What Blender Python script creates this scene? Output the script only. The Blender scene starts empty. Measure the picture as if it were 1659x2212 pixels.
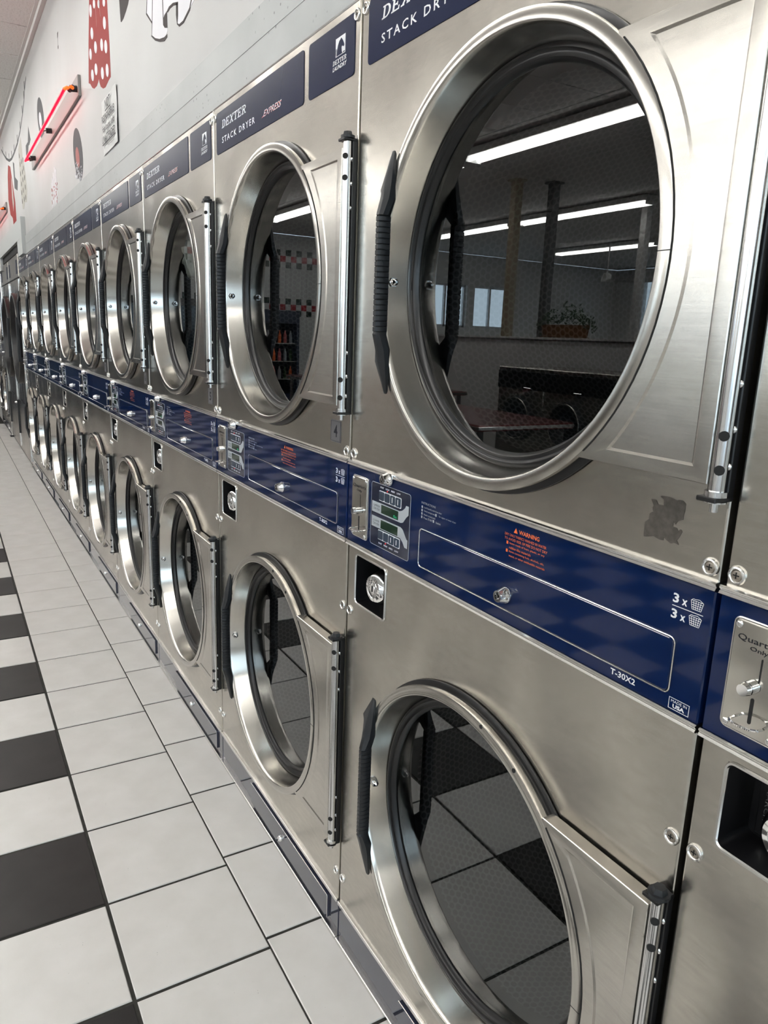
import bpy, bmesh, math, random
from mathutils import Vector, Matrix
random.seed(7)
PI = math.pi
sc = bpy.context.scene
COL = sc.collection

# ------------------------------------------------------------------ camera, world, exposure
cam_d = bpy.data.cameras.new('camera'); cam = bpy.data.objects.new('camera', cam_d); COL.objects.link(cam)
cam.location = (0.434, -0.655, 1.317)
cam.rotation_euler = (math.radians(76.74), math.radians(-2.10), math.radians(59.75))
cam_d.sensor_fit = 'VERTICAL'; cam_d.sensor_height = 36.0; cam_d.lens = 1598.6 / 2212 * 36
cam_d.clip_start = 0.02
sc.camera = cam
w = bpy.data.worlds.new('world'); sc.world = w; w.use_nodes = True
bg = w.node_tree.nodes['Background']; bg.inputs[0].default_value = (0.72, 0.86, 1.0, 1); bg.inputs[1].default_value = 3.6
sc.view_settings.view_transform = 'Standard'; sc.view_settings.look = 'None'
sc.view_settings.exposure = 0.26; sc.view_settings.gamma = 1.0; sc.view_settings.use_curve_mapping = False
cy = sc.cycles; cy.max_bounces = 5; cy.diffuse_bounces = 2; cy.glossy_bounces = 3; cy.transmission_bounces = 2; cy.transparent_max_bounces = 6; cy.caustics_reflective = False; cy.caustics_refractive = False; cy.use_adaptive_sampling = True; cy.adaptive_threshold = 0.14
TUBE = 17.0     # fluorescent tube radiance

W = 0.80; ZC = 3.10; YB = -13.6; XL = -13.0; XR = 4.6

# ------------------------------------------------------------------ materials
MATS = {}
def nodes(name):
    m = bpy.data.materials.new(name); m.use_nodes = True
    nt = m.node_tree; b = nt.nodes['Principled BSDF']; MATS[name] = m
    return m, nt, b
def simple(name, col, rough=0.5, metal=0.0, coat=0.0, emit=None, es=0.0, spec=0.5):
    m, nt, b = nodes(name)
    b.inputs['Base Color'].default_value = (*col, 1); b.inputs['Roughness'].default_value = rough
    b.inputs['Metallic'].default_value = metal; b.inputs['Coat Weight'].default_value = coat
    b.inputs['Coat Roughness'].default_value = 0.04; b.inputs['Specular IOR Level'].default_value = spec
    if emit: b.inputs['Emission Color'].default_value = (*emit, 1); b.inputs['Emission Strength'].default_value = es
    return m
def N(nt, t, **kw):
    n = nt.nodes.new(t)
    for k, v in kw.items():
        if k in n.inputs: n.inputs[k].default_value = v
        else: setattr(n, k, v)
    return n
def coords(nt, scale):
    tc = N(nt, 'ShaderNodeTexCoord'); mp = N(nt, 'ShaderNodeMapping'); mp.inputs['Scale'].default_value = scale
    nt.links.new(tc.outputs['Object'], mp.inputs['Vector']); return mp.outputs[0]
def ramp(nt, src, stops):
    r = N(nt, 'ShaderNodeValToRGB'); nt.links.new(src, r.inputs[0])
    e = r.color_ramp.elements
    while len(e) < len(stops): e.new(0.5)
    for el, (p, c) in zip(e, stops): el.position = p; el.color = (*c, 1) if len(c) == 3 else c
    return r.outputs[0]
def steel(name, col, rough, grain=(3, 3, 420), var=0.10, bump=0.03, rvar=0.08, aniso=None, wave=0.0, streak=0.0):
    m, nt, b = nodes(name); L = nt.links.new
    b.inputs['Metallic'].default_value = 1.0
    big = N(nt, 'ShaderNodeTexNoise'); big.inputs['Scale'].default_value = 3.0; big.inputs['Detail'].default_value = 2
    L(coords(nt, (1, 1, 1)), big.inputs['Vector'])
    c = ramp(nt, big.outputs['Fac'], [(0.3, tuple(x * (1 - var) for x in col)), (0.7, tuple(min(1, x * (1 + var * .5)) for x in col))])
    if streak:
        g1 = N(nt, 'ShaderNodeTexNoise'); g1.inputs['Scale'].default_value = 1.0; g1.inputs['Detail'].default_value = 2; L(coords(nt, (14, 14, 700)), g1.inputs['Vector'])
        g2 = N(nt, 'ShaderNodeTexNoise'); g2.inputs['Scale'].default_value = 70.0; g2.inputs['Detail'].default_value = 3; L(coords(nt, (.6, 1, 1.4)), g2.inputs['Vector'])
        ad = N(nt, 'ShaderNodeMath', operation='ADD'); L(g1.outputs['Fac'], ad.inputs[0]); L(g2.outputs['Fac'], ad.inputs[1])
        mr0 = N(nt, 'ShaderNodeMapRange'); L(ad.outputs[0], mr0.inputs[0]); mr0.inputs[1].default_value = 0.6; mr0.inputs[2].default_value = 1.4; mr0.inputs[3].default_value = 1-streak; mr0.inputs[4].default_value = 1+streak
        mx0 = N(nt, 'ShaderNodeMixRGB', blend_type='MULTIPLY'); mx0.inputs[0].default_value = 1.0; L(c, mx0.inputs[1]); L(mr0.outputs[0], mx0.inputs[2]); c = mx0.outputs[0]
    L(c, b.inputs['Base Color'])
    b.inputs['Roughness'].default_value = rough
    if bump or rvar:
        fine = N(nt, 'ShaderNodeTexNoise'); fine.inputs['Scale'].default_value = 1.0; fine.inputs['Detail'].default_value = 2
        L(coords(nt, grain), fine.inputs['Vector'])
        if rvar:
            mr = N(nt, 'ShaderNodeMapRange'); L(fine.outputs['Fac'], mr.inputs[0])
            mr.inputs[3].default_value = rough - rvar; mr.inputs[4].default_value = rough + rvar
            L(mr.outputs[0], b.inputs['Roughness'])
    if wave:
        wv = N(nt, 'ShaderNodeTexNoise'); wv.inputs['Scale'].default_value = 4.5; wv.inputs['Detail'].default_value = 0
        L(coords(nt, (1, 1, 1)), wv.inputs['Vector'])
        b2 = N(nt, 'ShaderNodeBump'); b2.inputs['Strength'].default_value = 1.0; b2.inputs['Distance'].default_value = wave
        L(wv.outputs['Fac'], b2.inputs['Height']); L(b2.outputs[0], b.inputs['Normal'])
    if aniso:
        b.inputs['Anisotropic'].default_value = aniso[1]; b.inputs['Anisotropic Rotation'].default_value = 0.25
        if aniso[0] == 'radial':
            tg = N(nt, 'ShaderNodeTangent', direction_type='RADIAL', axis='Y'); L(tg.outputs[0], b.inputs['Tangent'])
        else:
            cx_ = N(nt, 'ShaderNodeCombineXYZ'); cx_.inputs[0].default_value = 1.0; L(cx_.outputs[0], b.inputs['Tangent'])
    return m
steel('panel_steel', (0.60, 0.57, 0.515), 0.235, var=0.22, bump=0.0, rvar=0.0, aniso=('x', 0.3), wave=0.009, streak=0.11)
steel('door_steel', (0.58, 0.56, 0.52), 0.20, bump=0.0, rvar=0.0, var=0.14, aniso=('radial', 0.4))
steel('plate_steel', (0.60, 0.575, 0.53), 0.235, var=0.16, bump=0.0, rvar=0.0, aniso=('x', 0.3), wave=0.006, streak=0.10)
steel('trim_alu', (0.80, 0.79, 0.77), 0.20, bump=0.0, rvar=0.0)
steel('rod_steel', (0.72, 0.72, 0.72), 0.18, bump=0.0, rvar=0.0)
steel('coin_steel', (0.62, 0.60, 0.55), 0.13, bump=0.0, rvar=0.0, wave=0.002)
simple('chrome', (0.82, 0.82, 0.82), 0.06, 1.0)
simple('screw_steel', (0.42, 0.38, 0.33), 0.35, 1.0)
simple('black_rubber', (0.007, 0.007, 0.008), 0.30)
simple('black_plastic', (0.013, 0.015, 0.018), 0.42)
simple('black_paint', (0.006, 0.006, 0.007), 0.35)
simple('dark_gap', (0.01, 0.01, 0.01), 0.8)
simple('cabinet_grey', (0.10, 0.10, 0.10), 0.6)
simple('navy_band', (0.003, 0.013, 0.062), 0.05, coat=0.0, spec=0.32)
simple('navy_label', (0.017, 0.023, 0.058), 0.2, coat=0.0, spec=0.14)
simple('navy_kick', (0.030, 0.034, 0.060), 0.10, coat=0.8)
simple('navy_keypad', (0.008, 0.014, 0.040), 0.12, coat=0.4)
simple('white_print', (0.80, 0.82, 0.85), 0.4)
simple('grey_print', (0.42, 0.45, 0.48), 0.4)
simple('dark_print', (0.03, 0.03, 0.035), 0.5, spec=0.08)
simple('orange_print', (0.85, 0.17, 0.04), 0.5)
simple('red_print', (0.62, 0.16, 0.15), 0.5)
simple('display_green', (0.010, 0.035, 0.018), 0.08, coat=0.5)
simple('lcd_digit', (0.0, 0.25, 0.12), 0.5, emit=(0.05, 0.8, 0.35), es=0.35)
simple('led_red', (0.5, 0.02, 0.02), 0.4, emit=(1, 0.05, 0.05), es=0.6)
simple('button_blue', (0.035, 0.055, 0.085), 0.25, coat=0.3)
simple('sticker_grey', (0.13, 0.125, 0.13), 0.4)
simple('grey_board', (0.50, 0.52, 0.51), 0.55)
simple('joint_grey', (0.40, 0.41, 0.41), 0.6)
simple('slab_grey', (0.30, 0.31, 0.31), 0.6)  # plain grey of the ceiling slab seen between the tiles
simple('notice_paper', (0.66, 0.66, 0.65), 0.6, spec=0.08)
simple('mural_red', (0.31, 0.045, 0.042), 0.6, spec=0.08)
simple('mural_dark', (0.055, 0.046, 0.046), 0.6, spec=0.08)
simple('mural_white', (0.76, 0.75, 0.78), 0.6, spec=0.08)
simple('mural_pink', (0.42, 0.17, 0.16), 0.6, spec=0.08)
simple('mural_cream', (0.46, 0.445, 0.40), 0.6, spec=0.08)
simple('mural_grey', (0.10, 0.10, 0.105), 0.6, spec=0.08)
simple('neon_plate', (0.30, 0.29, 0.28), 0.5, spec=0.2)
simple('neon_red', (0.3, 0.0, 0.004), 0.3, emit=(1.0, 0.0, 0.009), es=5.0, spec=0.1)
simple('neon_orange', (0.6, 0.1, 0.02), 0.3, emit=(1.0, 0.09, 0.008), es=1.6)
simple('tube_white', (0.9, 0.9, 0.9), 0.3, emit=(1.0, 0.985, 0.95), es=TUBE)
simple('fixture_white', (0.75, 0.75, 0.73), 0.4)
simple('wall_plain', (0.74, 0.73, 0.71), 0.7)
simple('red_laminate', (0.22, 0.03, 0.03), 0.2, coat=0.3)
simple('wicker', (0.22, 0.10, 0.035), 0.7)
simple('leaf_green', (0.03, 0.075, 0.02), 0.5)
simple('post_brown', (0.38, 0.31, 0.21), 0.5)
simple('post_dark', (0.12, 0.12, 0.12), 0.5)
simple('post_light', (0.55, 0.54, 0.52), 0.4)
simple('tile_white_gloss', (0.72, 0.72, 0.70), 0.15)
simple('tile_green_gloss', (0.012, 0.03, 0.022), 0.15)
simple('tile_red_gloss', (0.42, 0.02, 0.03), 0.15)
simple('frame_white', (0.70, 0.72, 0.74), 0.4)
simple('pavement', (0.30, 0.30, 0.31), 0.8)
simple('chill_glass', (0.02, 0.03, 0.04), 0.08)

def mk_noise(name, c0, c1, scale, rough, p0=0.35, p1=0.7, bump=0.0, detail=3, spots=None, coat=0.0):
    m, nt, b = nodes(name); L = nt.links.new
    n = N(nt, 'ShaderNodeTexNoise'); n.inputs['Scale'].default_value = scale; n.inputs['Detail'].default_value = detail
    v = coords(nt, (1, 1, 1)); L(v, n.inputs['Vector'])
    c = ramp(nt, n.outputs['Fac'], [(p0, c0), (p1, c1)])
    if spots:
        vo = N(nt, 'ShaderNodeTexVoronoi'); vo.inputs['Scale'].default_value = spots[0]; L(v, vo.inputs['Vector'])
        s = ramp(nt, vo.outputs['Distance'], [(spots[1], (1, 1, 1)), (spots[1] + 0.02, (0, 0, 0))])
        n2 = N(nt, 'ShaderNodeTexNoise'); n2.inputs['Scale'].default_value = spots[0] * .12; L(v, n2.inputs['Vector'])
        g = ramp(nt, n2.outputs['Fac'], [(0.52, (0, 0, 0)), (0.6, (1, 1, 1))])
        mu = N(nt, 'ShaderNodeMath', operation='MULTIPLY'); L(s, mu.inputs[0]); L(g, mu.inputs[1])
        mx = N(nt, 'ShaderNodeMixRGB'); L(mu.outputs[0], mx.inputs[0]); L(c, mx.inputs[1]); mx.inputs[2].default_value = (*spots[2], 1)
        c = mx.outputs[0]
    L(c, b.inputs['Base Color']); b.inputs['Roughness'].default_value = rough
    b.inputs['Coat Weight'].default_value = coat; b.inputs['Coat Roughness'].default_value = 0.15
    if bump:
        bp = N(nt, 'ShaderNodeBump'); bp.inputs['Strength'].default_value = bump; bp.inputs['Distance'].default_value = 0.002
        L(n.outputs['Fac'], bp.inputs['Height']); L(bp.outputs[0], b.inputs['Normal'])
    return m
mk_noise('floor_white', (0.81, 0.785, 0.745), (0.88, 0.855, 0.82), 9, 0.30, bump=0.0, spots=(60, 0.035, (0.35, 0.33, 0.30)))
mk_noise('floor_black', (0.017, 0.0155, 0.015), (0.027, 0.0245, 0.0235), 9, 0.38)
MATS['floor_black'].node_tree.nodes['Principled BSDF'].inputs['Specular IOR Level'].default_value = 0.3
mk_noise('grout', (0.028, 0.027, 0.023), (0.050, 0.048, 0.042), 40, 0.85)
mk_noise('wall_mural', (0.48, 0.475, 0.466), (0.54, 0.54, 0.535), 1.5, 0.55, spots=(9, 0.03, (0.4, 0.4, 0.4)))
mk_noise('board_paint', (0.36, 0.375, 0.37), (0.42, 0.435, 0.43), 4, 0.45, spots=(60, 0.16, (0.16, 0.16, 0.16)))
mk_noise('ceiling_tile_mat', (0.72, 0.70, 0.67), (0.88, 0.865, 0.84), 90, 0.8, p0=0.3, p1=0.5)
mk_noise('adhesive', (0.060, 0.052, 0.043), (0.095, 0.083, 0.070), 120, 0.7, bump=0.2)
mk_noise('towel_cream', (0.62, 0.58, 0.48), (0.74, 0.71, 0.62), 12, 0.9, bump=0.2)
# perforated drum: hexagonal field of dark holes
def drum_mat(name, side):
    m, nt, b = nodes(name); L = nt.links.new
    def M(op, a, c=None):
        n = N(nt, 'ShaderNodeMath', operation=op)
        for k, v in enumerate((a, c)):
            if v is None: continue
            if isinstance(v, (int, float)): n.inputs[k].default_value = v
            else: L(v, n.inputs[k])
        return n.outputs[0]
    tc = N(nt, 'ShaderNodeTexCoord'); sp = N(nt, 'ShaderNodeSeparateXYZ'); L(tc.outputs['Object'], sp.inputs[0])
    P = 0.0135
    if side: U = M('DIVIDE', M('MULTIPLY', M('ARCTAN2', sp.outputs[2], sp.outputs[0]), .305), P); V = M('DIVIDE', sp.outputs[1], P*.866)
    else: U = M('DIVIDE', sp.outputs[0], P); V = M('DIVIDE', sp.outputs[2], P*.866)
    row = M('FLOOR', V); off = M('MULTIPLY', M('MODULO', M('ADD', row, 1000.0), 2.0), .5)
    fx = M('SUBTRACT', M('FRACT', M('ADD', U, off)), .5); fz = M('MULTIPLY', M('SUBTRACT', M('FRACT', V), .5), .866)
    d = M('SQRT', M('ADD', M('MULTIPLY', fx, fx), M('MULTIPLY', fz, fz)))
    c = ramp(nt, d, [(0.36, (0.004, 0.004, 0.005)), (0.41, (0.12, 0.12, 0.12))])
    L(c, b.inputs['Base Color']); b.inputs['Roughness'].default_value = 0.5
drum_mat('drum_perforated', True); drum_mat('drum_back', False)
def glass_mat(name, tint, ior):
    m = bpy.data.materials.new(name); m.use_nodes = True; nt = m.node_tree; nt.nodes.clear(); L = nt.links.new
    MATS[name] = m
    out = N(nt, 'ShaderNodeOutputMaterial'); mix = N(nt, 'ShaderNodeMixShader'); t = N(nt, 'ShaderNodeBsdfTransparent'); g = N(nt, 'ShaderNodeBsdfGlossy')
    t.inputs[0].default_value = (*tint, 1); g.inputs['Roughness'].default_value = 0.0; g.inputs['Color'].default_value = (0.95, 0.97, 0.98, 1)
    f = N(nt, 'ShaderNodeFresnel'); f.inputs[0].default_value = ior
    geo = N(nt, 'ShaderNodeNewGeometry'); inv = N(nt, 'ShaderNodeMath', operation='SUBTRACT'); inv.inputs[0].default_value = 1.0
    L(geo.outputs['Backfacing'], inv.inputs[1])
    mu = N(nt, 'ShaderNodeMath', operation='MULTIPLY'); L(f.outputs[0], mu.inputs[0]); L(inv.outputs[0], mu.inputs[1])
    L(mu.outputs[0], mix.inputs[0]); L(t.outputs[0], mix.inputs[1]); L(g.outputs[0], mix.inputs[2]); L(mix.outputs[0], out.inputs[0])
glass_mat('door_glass_mat', (0.60, 0.63, 0.63), 1.8)
glass_mat('window_glass_mat', (0.92, 0.95, 0.95), 1.45)

# ------------------------------------------------------------------ mesh helpers
class MB:
    def __init__(s): s.v = []; s.f = []; s.mi = []; s.cur = 0
    def face(s, idx): s.f.append(tuple(idx)); s.mi.append(s.cur)
    def quad(s, a, b, c, d):
        n = len(s.v); s.v += [tuple(a), tuple(b), tuple(c), tuple(d)]; s.face((n, n+1, n+2, n+3))
    def box(s, x0, x1, y0, y1, z0, z1, ch=0.0):
        bm = bmesh.new(); bmesh.ops.create_cube(bm, size=1)
        for v in bm.verts: v.co = Vector(((x0+x1)/2 + v.co.x*(x1-x0), (y0+y1)/2 + v.co.y*(y1-y0), (z0+z1)/2 + v.co.z*(z1-z0)))
        if ch: bmesh.ops.bevel(bm, geom=list(bm.edges), offset=ch, segments=1, affect='EDGES')
        s.add_bm(bm); return s
    def add_bm(s, bm, mat=None):
        n = len(s.v); bm.verts.index_update()
        s.v += [tuple(v.co) if mat is None else tuple(mat @ v.co) for v in bm.verts]
        for f in bm.faces: s.face([n + v.index for v in f.verts])
        bm.free()
    def rings(s, loops, close=True, cap0=False, cap1=False):
        n0 = len(s.v); k = len(loops[0])
        for lp in loops: s.v += [tuple(p) for p in lp]
        for i in range(len(loops)-1):
            for j in range(k if close else k-1):
                a = n0 + i*k + j; b = n0 + i*k + (j+1) % k
                s.face((a, b, b+k, a+k))
        if cap0: s.face([n0 + j for j in range(k)][::-1])
        if cap1: s.face([n0 + (len(loops)-1)*k + j for j in range(k)])
        return s
    def lathe_y(s, cx, cz, prof, seg=96, cap0=False, cap1=False):
        # prof: list of (r, y); axis along y
        loops = [[(cx + r*math.cos(2*PI*j/seg), y, cz + r*math.sin(2*PI*j/seg)) for j in range(seg)] for r, y in prof]
        return s.rings(loops, True, cap0, cap1)
    def cyl(s, p0, p1, r0, r1=None, seg=12, cap=True):
        r1 = r0 if r1 is None else r1
        p0 = Vector(p0); p1 = Vector(p1); d = (p1-p0).normalized()
        a = Vector((0, 0, 1)) if abs(d.z) < .9 else Vector((1, 0, 0))
        u = d.cross(a).normalized(); v = d.cross(u)
        lp = [[p + (u*math.cos(2*PI*j/seg) + v*math.sin(2*PI*j/seg))*r for j in range(seg)] for p, r in ((p0, r0), (p1, r1))]
        return s.rings(lp, True, cap, cap)
    def tube(s, pts, r, seg=6, closed=False):
        pts = [Vector(p) for p in pts]; n = len(pts); loops = []
        for i, p in enumerate(pts):
            d = (pts[(i+1) % n] - pts[i-1]) if closed else (pts[min(i+1, n-1)] - pts[max(i-1, 0)])
            d.normalize(); a = Vector((0, 1, 0)) if abs(d.y) < .9 else Vector((1, 0, 0))
            u = d.cross(a).normalized(); v = d.cross(u)
            loops.append([p + (u*math.cos(2*PI*j/seg) + v*math.sin(2*PI*j/seg))*r for j in range(seg)])
        if closed: loops.append(loops[0])
        return s.rings(loops, True, not closed, not closed)
    def prism(s, pts, y0, y1):
        # pts in (x,z), front at y0 (towards -y), back at y1
        n = len(s.v); k = len(pts)
        s.v += [(x, y0, z) for x, z in pts] + [(x, y1, z) for x, z in pts]
        area = sum(pts[i][0]*pts[(i+1) % k][1] - pts[(i+1) % k][0]*pts[i][1] for i in range(k))
        ring = list(range(k)); 
        if area < 0: ring = ring[::-1]
        s.face([n + i for i in ring]); s.face([n + k + i for i in ring[::-1]])
        for i in range(k):
            a, b = ring[i], ring[(i+1) % k]; s.face((n+b, n+a, n+k+a, n+k+b))
        return s
    def mesh(s, name, mats, smooth=35):
        me = bpy.data.meshes.new(name); me.from_pydata(s.v, [], s.f)
        for m in (mats if isinstance(mats, (list, tuple)) else [mats]): me.materials.append(MATS[m])
        me.polygons.foreach_set('material_index', s.mi)
        if smooth:
            me.polygons.foreach_set('use_smooth', [True]*len(me.polygons)); me.set_sharp_from_angle(angle=math.radians(smooth))
        me.update(); return me
def link(name, data, parent=None, loc=None):
    o = bpy.data.objects.new(name, data); COL.objects.link(o)
    if parent is not None: o.parent = parent
    if loc is not None: o.location = loc
    return o
def part(name, mb, mats, parent, smooth=35, label=None):
    o = link(name, mb.mesh(name, mats, smooth), parent)
    if label: o['label'] = label
    return o
def tag(o, label, cat, group=None):
    o['label'] = label; o['category'] = cat
    if group: o['group'] = group
    return o
def thing(name, label, cat, loc=(0, 0, 0), group=None):
    return tag(link(name, None, None, loc), label, cat, group)
def struct(name, mb, mats, smooth=35):
    o = link(name, mb.mesh(name, mats, smooth)); o['kind'] = 'structure'; return o
def copy_tree(o, parent=None):
    c = o.copy(); COL.objects.link(c); c.parent = parent
    for ch in o.children: copy_tree(ch, c)
    return c
def rrect(x0, x1, z0, z1, r, n=4):
    pts = []
    for cx, cz, a in ((x1-r, z1-r, 0), (x0+r, z1-r, 90), (x0+r, z0+r, 180), (x1-r, z0+r, 270)):
        for i in range(n+1):
            t = math.radians(a + 90*i/n); pts.append((cx + r*math.cos(t), cz + r*math.sin(t)))
    return pts
def plate(pts, y0, y1, ch=0.0008):
    # flat plate with a small chamfer on its front edge
    m = MB(); k = len(pts); cx = sum(p[0] for p in pts)/k; cz = sum(p[1] for p in pts)/k
    def inset(d):
        out = []
        for i in range(k):
            a = Vector(pts[i-1]); b = Vector(pts[i]); c = Vector(pts[(i+1) % k])
            t = (c - a); t.normalize(); nrm = Vector((-t.y, t.x)); q = b + nrm*d; out.append((q.x, q.y))
        return out
    ins = inset(ch)
    m.rings([[(x, y1, z) for x, z in pts], [(x, y0+ch, z) for x, z in pts], [(x, y0, z) for x, z in ins]], True, True, False)
    n = len(m.v); m.v += [(x, y0, z) for x, z in ins]; m.face([n+i for i in range(k)])
    return m
FONT_CACHE = {}
def text_mesh(body, spacing=1.0, shear=0.0, bold=0.0):
    key = (body, spacing, shear, bold)
    if key not in FONT_CACHE:
        c = bpy.data.curves.new('t', 'FONT'); c.body = body; c.space_character = spacing; c.shear = shear; c.offset = bold
        c.resolution_u = 2; c.fill_mode = 'FRONT'
        o = bpy.data.objects.new('t', c); COL.objects.link(o)
        dg = bpy.context.evaluated_depsgraph_get(); me = bpy.data.meshes.new_from_object(o.evaluated_get(dg))
        vs = [tuple(v.co) for v in me.vertices]; fs = [tuple(p.vertices) for p in me.polygons]
        bpy.data.objects.remove(o); bpy.data.curves.remove(c); bpy.data.meshes.remove(me)
        FONT_CACHE[key] = (vs, fs)
    return FONT_CACHE[key]
def text_into(mb, body, x0, x1, z0, z1, y, spacing=1.0, shear=0.0, bold=0.0, rot=0):
    vs, fs = text_mesh(body, spacing, shear, bold)
    ax = min(v[0] for v in vs); bx = max(v[0] for v in vs); ay = min(v[1] for v in vs); by = max(v[1] for v in vs)
    n = len(mb.v)
    for v in vs:
        s = (v[0]-ax)/(bx-ax); t = (v[1]-ay)/(by-ay)
        if rot == 90: s, t = t, 1-s
        mb.v.append((x0 + s*(x1-x0), y, z0 + t*(z1-z0)))
    for f in fs: mb.face([n+i for i in f])
    return mb
# slab-serif capitals (strokes) for the header word mark
def slab_word(mb, word, x0, x1, z0, z1, y, shear=0.22):
    G = {'D': ([(0,0,.5,.12),(0,.88,.5,1),(.12,0,.32,1)], 'D'), 'E': ([(0,0,.9,.12),(0,.88,.9,1),(.12,0,.34,1),(.3,.44,.66,.56),(.78,0,.9,.3),(.78,.7,.9,1),(.58,.36,.68,.64)], None),
         'X': ([(0,0,.38,.12),(.62,0,1,.12),(0,.88,.38,1),(.62,.88,1,1)], 'X'), 'T': ([(0,.86,1,1),(0,.66,.12,1),(.88,.66,1,1),(.39,0,.61,1),(.25,0,.75,.12)], None),
         'R': ([(0,0,.42,.12),(0,.88,.5,1),(.12,0,.33,1),(.68,0,1,.12)], 'R')}
    n = len(word); cw = 1.0/n; H = z1-z0
    def put(poly, k):
        i = len(mb.v)
        for px, pz in poly: mb.v.append((x0 + (k*cw + px*cw*.93)*(x1-x0) + (pz)*H*shear, y, z0 + pz*H))
        mb.face([i+j for j in range(len(poly))])
    def band(cx, cz, rx, rz, t, a0, a1, k):
        seg = 8
        for j in range(seg):
            q0 = a0 + (a1-a0)*j/seg; q1 = a0 + (a1-a0)*(j+1)/seg
            P = lambda a, f: (cx + (rx - t*f)*math.cos(a), cz + (rz - .12*f)*math.sin(a))
            put([P(q0,0), P(q1,0), P(q1,1), P(q0,1)], k)
    for k, c in enumerate(word):
        rects, ex = G[c]
        for a, b, cc, d in rects: put([(a,b),(cc,b),(cc,d),(a,d)], k)
        if ex == 'D': band(.45, .5, .5, .5, .22, -PI/2, PI/2, k)
        if ex == 'R':
            band(.45, .72, .45, .28, .2, -PI/2, PI/2, k); put([(.3,.44),(.5,.44),(.5,.56),(.3,.56)], k); put([(.42,.48),(.64,.48),(.92,.06),(.7,.06)], k)
        if ex == 'X':
            put([(.08,.06),(.3,.06),(.92,.94),(.7,.94)], k); put([(.7,.06),(.92,.06),(.3,.94),(.08,.94)], k)

# ------------------------------------------------------------------ stack dryer
CX = 0.412; CZU = 1.412; CZL = 0.486
def panel_with_hole(mb, u0, u1, z0, z1, cx, cz, r, y=0.0, open_edges=''):
    angs = sorted(set([2*PI*i/96 for i in range(96)] + [math.atan2(zz-cz, uu-cx) % (2*PI) for uu in (u0, u1) for zz in (z0, z1)]))
    inner, outer = [], []
    for a in angs:
        c, s = math.cos(a), math.sin(a); inner.append((cx + r*c, y, cz + r*s)); t = 1e9
        if c > 1e-9: t = min(t, (u1-cx)/c)
        if c < -1e-9: t = min(t, (u0-cx)/c)
        if s > 1e-9: t = min(t, (z1-cz)/s)
        if s < -1e-9: t = min(t, (z0-cz)/s)
        outer.append((cx + t*c, y, cz + t*s))
    back = [(p[0], y+0.03, p[2]) for p in inner]
    mb.rings([back, inner, outer])
def side_returns(mb, u0, u1, z0, z1, r=0.003, d=0.025):
    # folded vertical edges of a sheet panel
    for u, s in ((u0, -1), (u1, 1)):
        prof = [(u + s*r*math.sin(t), r - r*math.cos(t)) for t in (0, PI/6, PI/3, PI/2)] + [(u + s*r, d)]
        loops = [[(x, y, z0) for x, y in prof], [(x, y, z1) for x, y in prof]]
        n = len(mb.v); k = len(prof)
        for lp in loops: mb.v += lp
        for i in range(k-1):
            f = (n+i, n+i+1, n+k+i+1, n+k+i); mb.face(f if s > 0 else f[::-1])
def screw_mesh():
    m = MB()
    m.lathe_y(0, 0, [(.0100, 0), (.0100, -.0012), (.0088, -.0030), (.0072, -.0034), (.0060, -.0022), (.0058, -.0012)], 20)
    m.cur = 1; m.lathe_y(0, 0, [(.0058, -.0012), (.0050, -.0020), (.002, -.0025), (.0001, -.0026)], 14)
    m.cur = 2; m.box(-.0032, .0032, -.0029, -.0020, -.0006, .0006); m.box(-.0006, .0006, -.0029, -.0020, -.0032, .0032)
    return m.mesh('screw', ['trim_alu', 'screw_steel', 'dark_gap'])
def small_dome(r, h, mat, name):
    m = MB(); m.lathe_y(0, 0, [(r, 0), (r*.95, -h*.45), (r*.7, -h*.85), (r*.3, -h), (.0001, -h)], 12); return m.mesh(name, mat)
SCREW = screw_mesh(); RIVET = small_dome(.0042, .0022, 'chrome', 'bracket_screw'); PSCREW = small_dome(.0036, .0016, 'chrome', 'plate_screw')
def lock_mesh(r, h):
    m = MB(); m.lathe_y(0, 0, [(r*1.15, 0), (r*1.15, -h*.2), (r, -h*.35), (r*.8, -h), (r*.45, -h), (r*.42, -h*.8), (r*.25, -h*.8), (r*.22, -h*1.02), (.0001, -h*1.02)], 20)
    m.cur = 1; m.box(-r*.1, r*.1, -h*1.05, -h*.9, r*.25, r*.6); return m.mesh('lock', ['chrome', 'dark_gap'])
LOCK = lock_mesh(.0105, .016)

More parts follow.
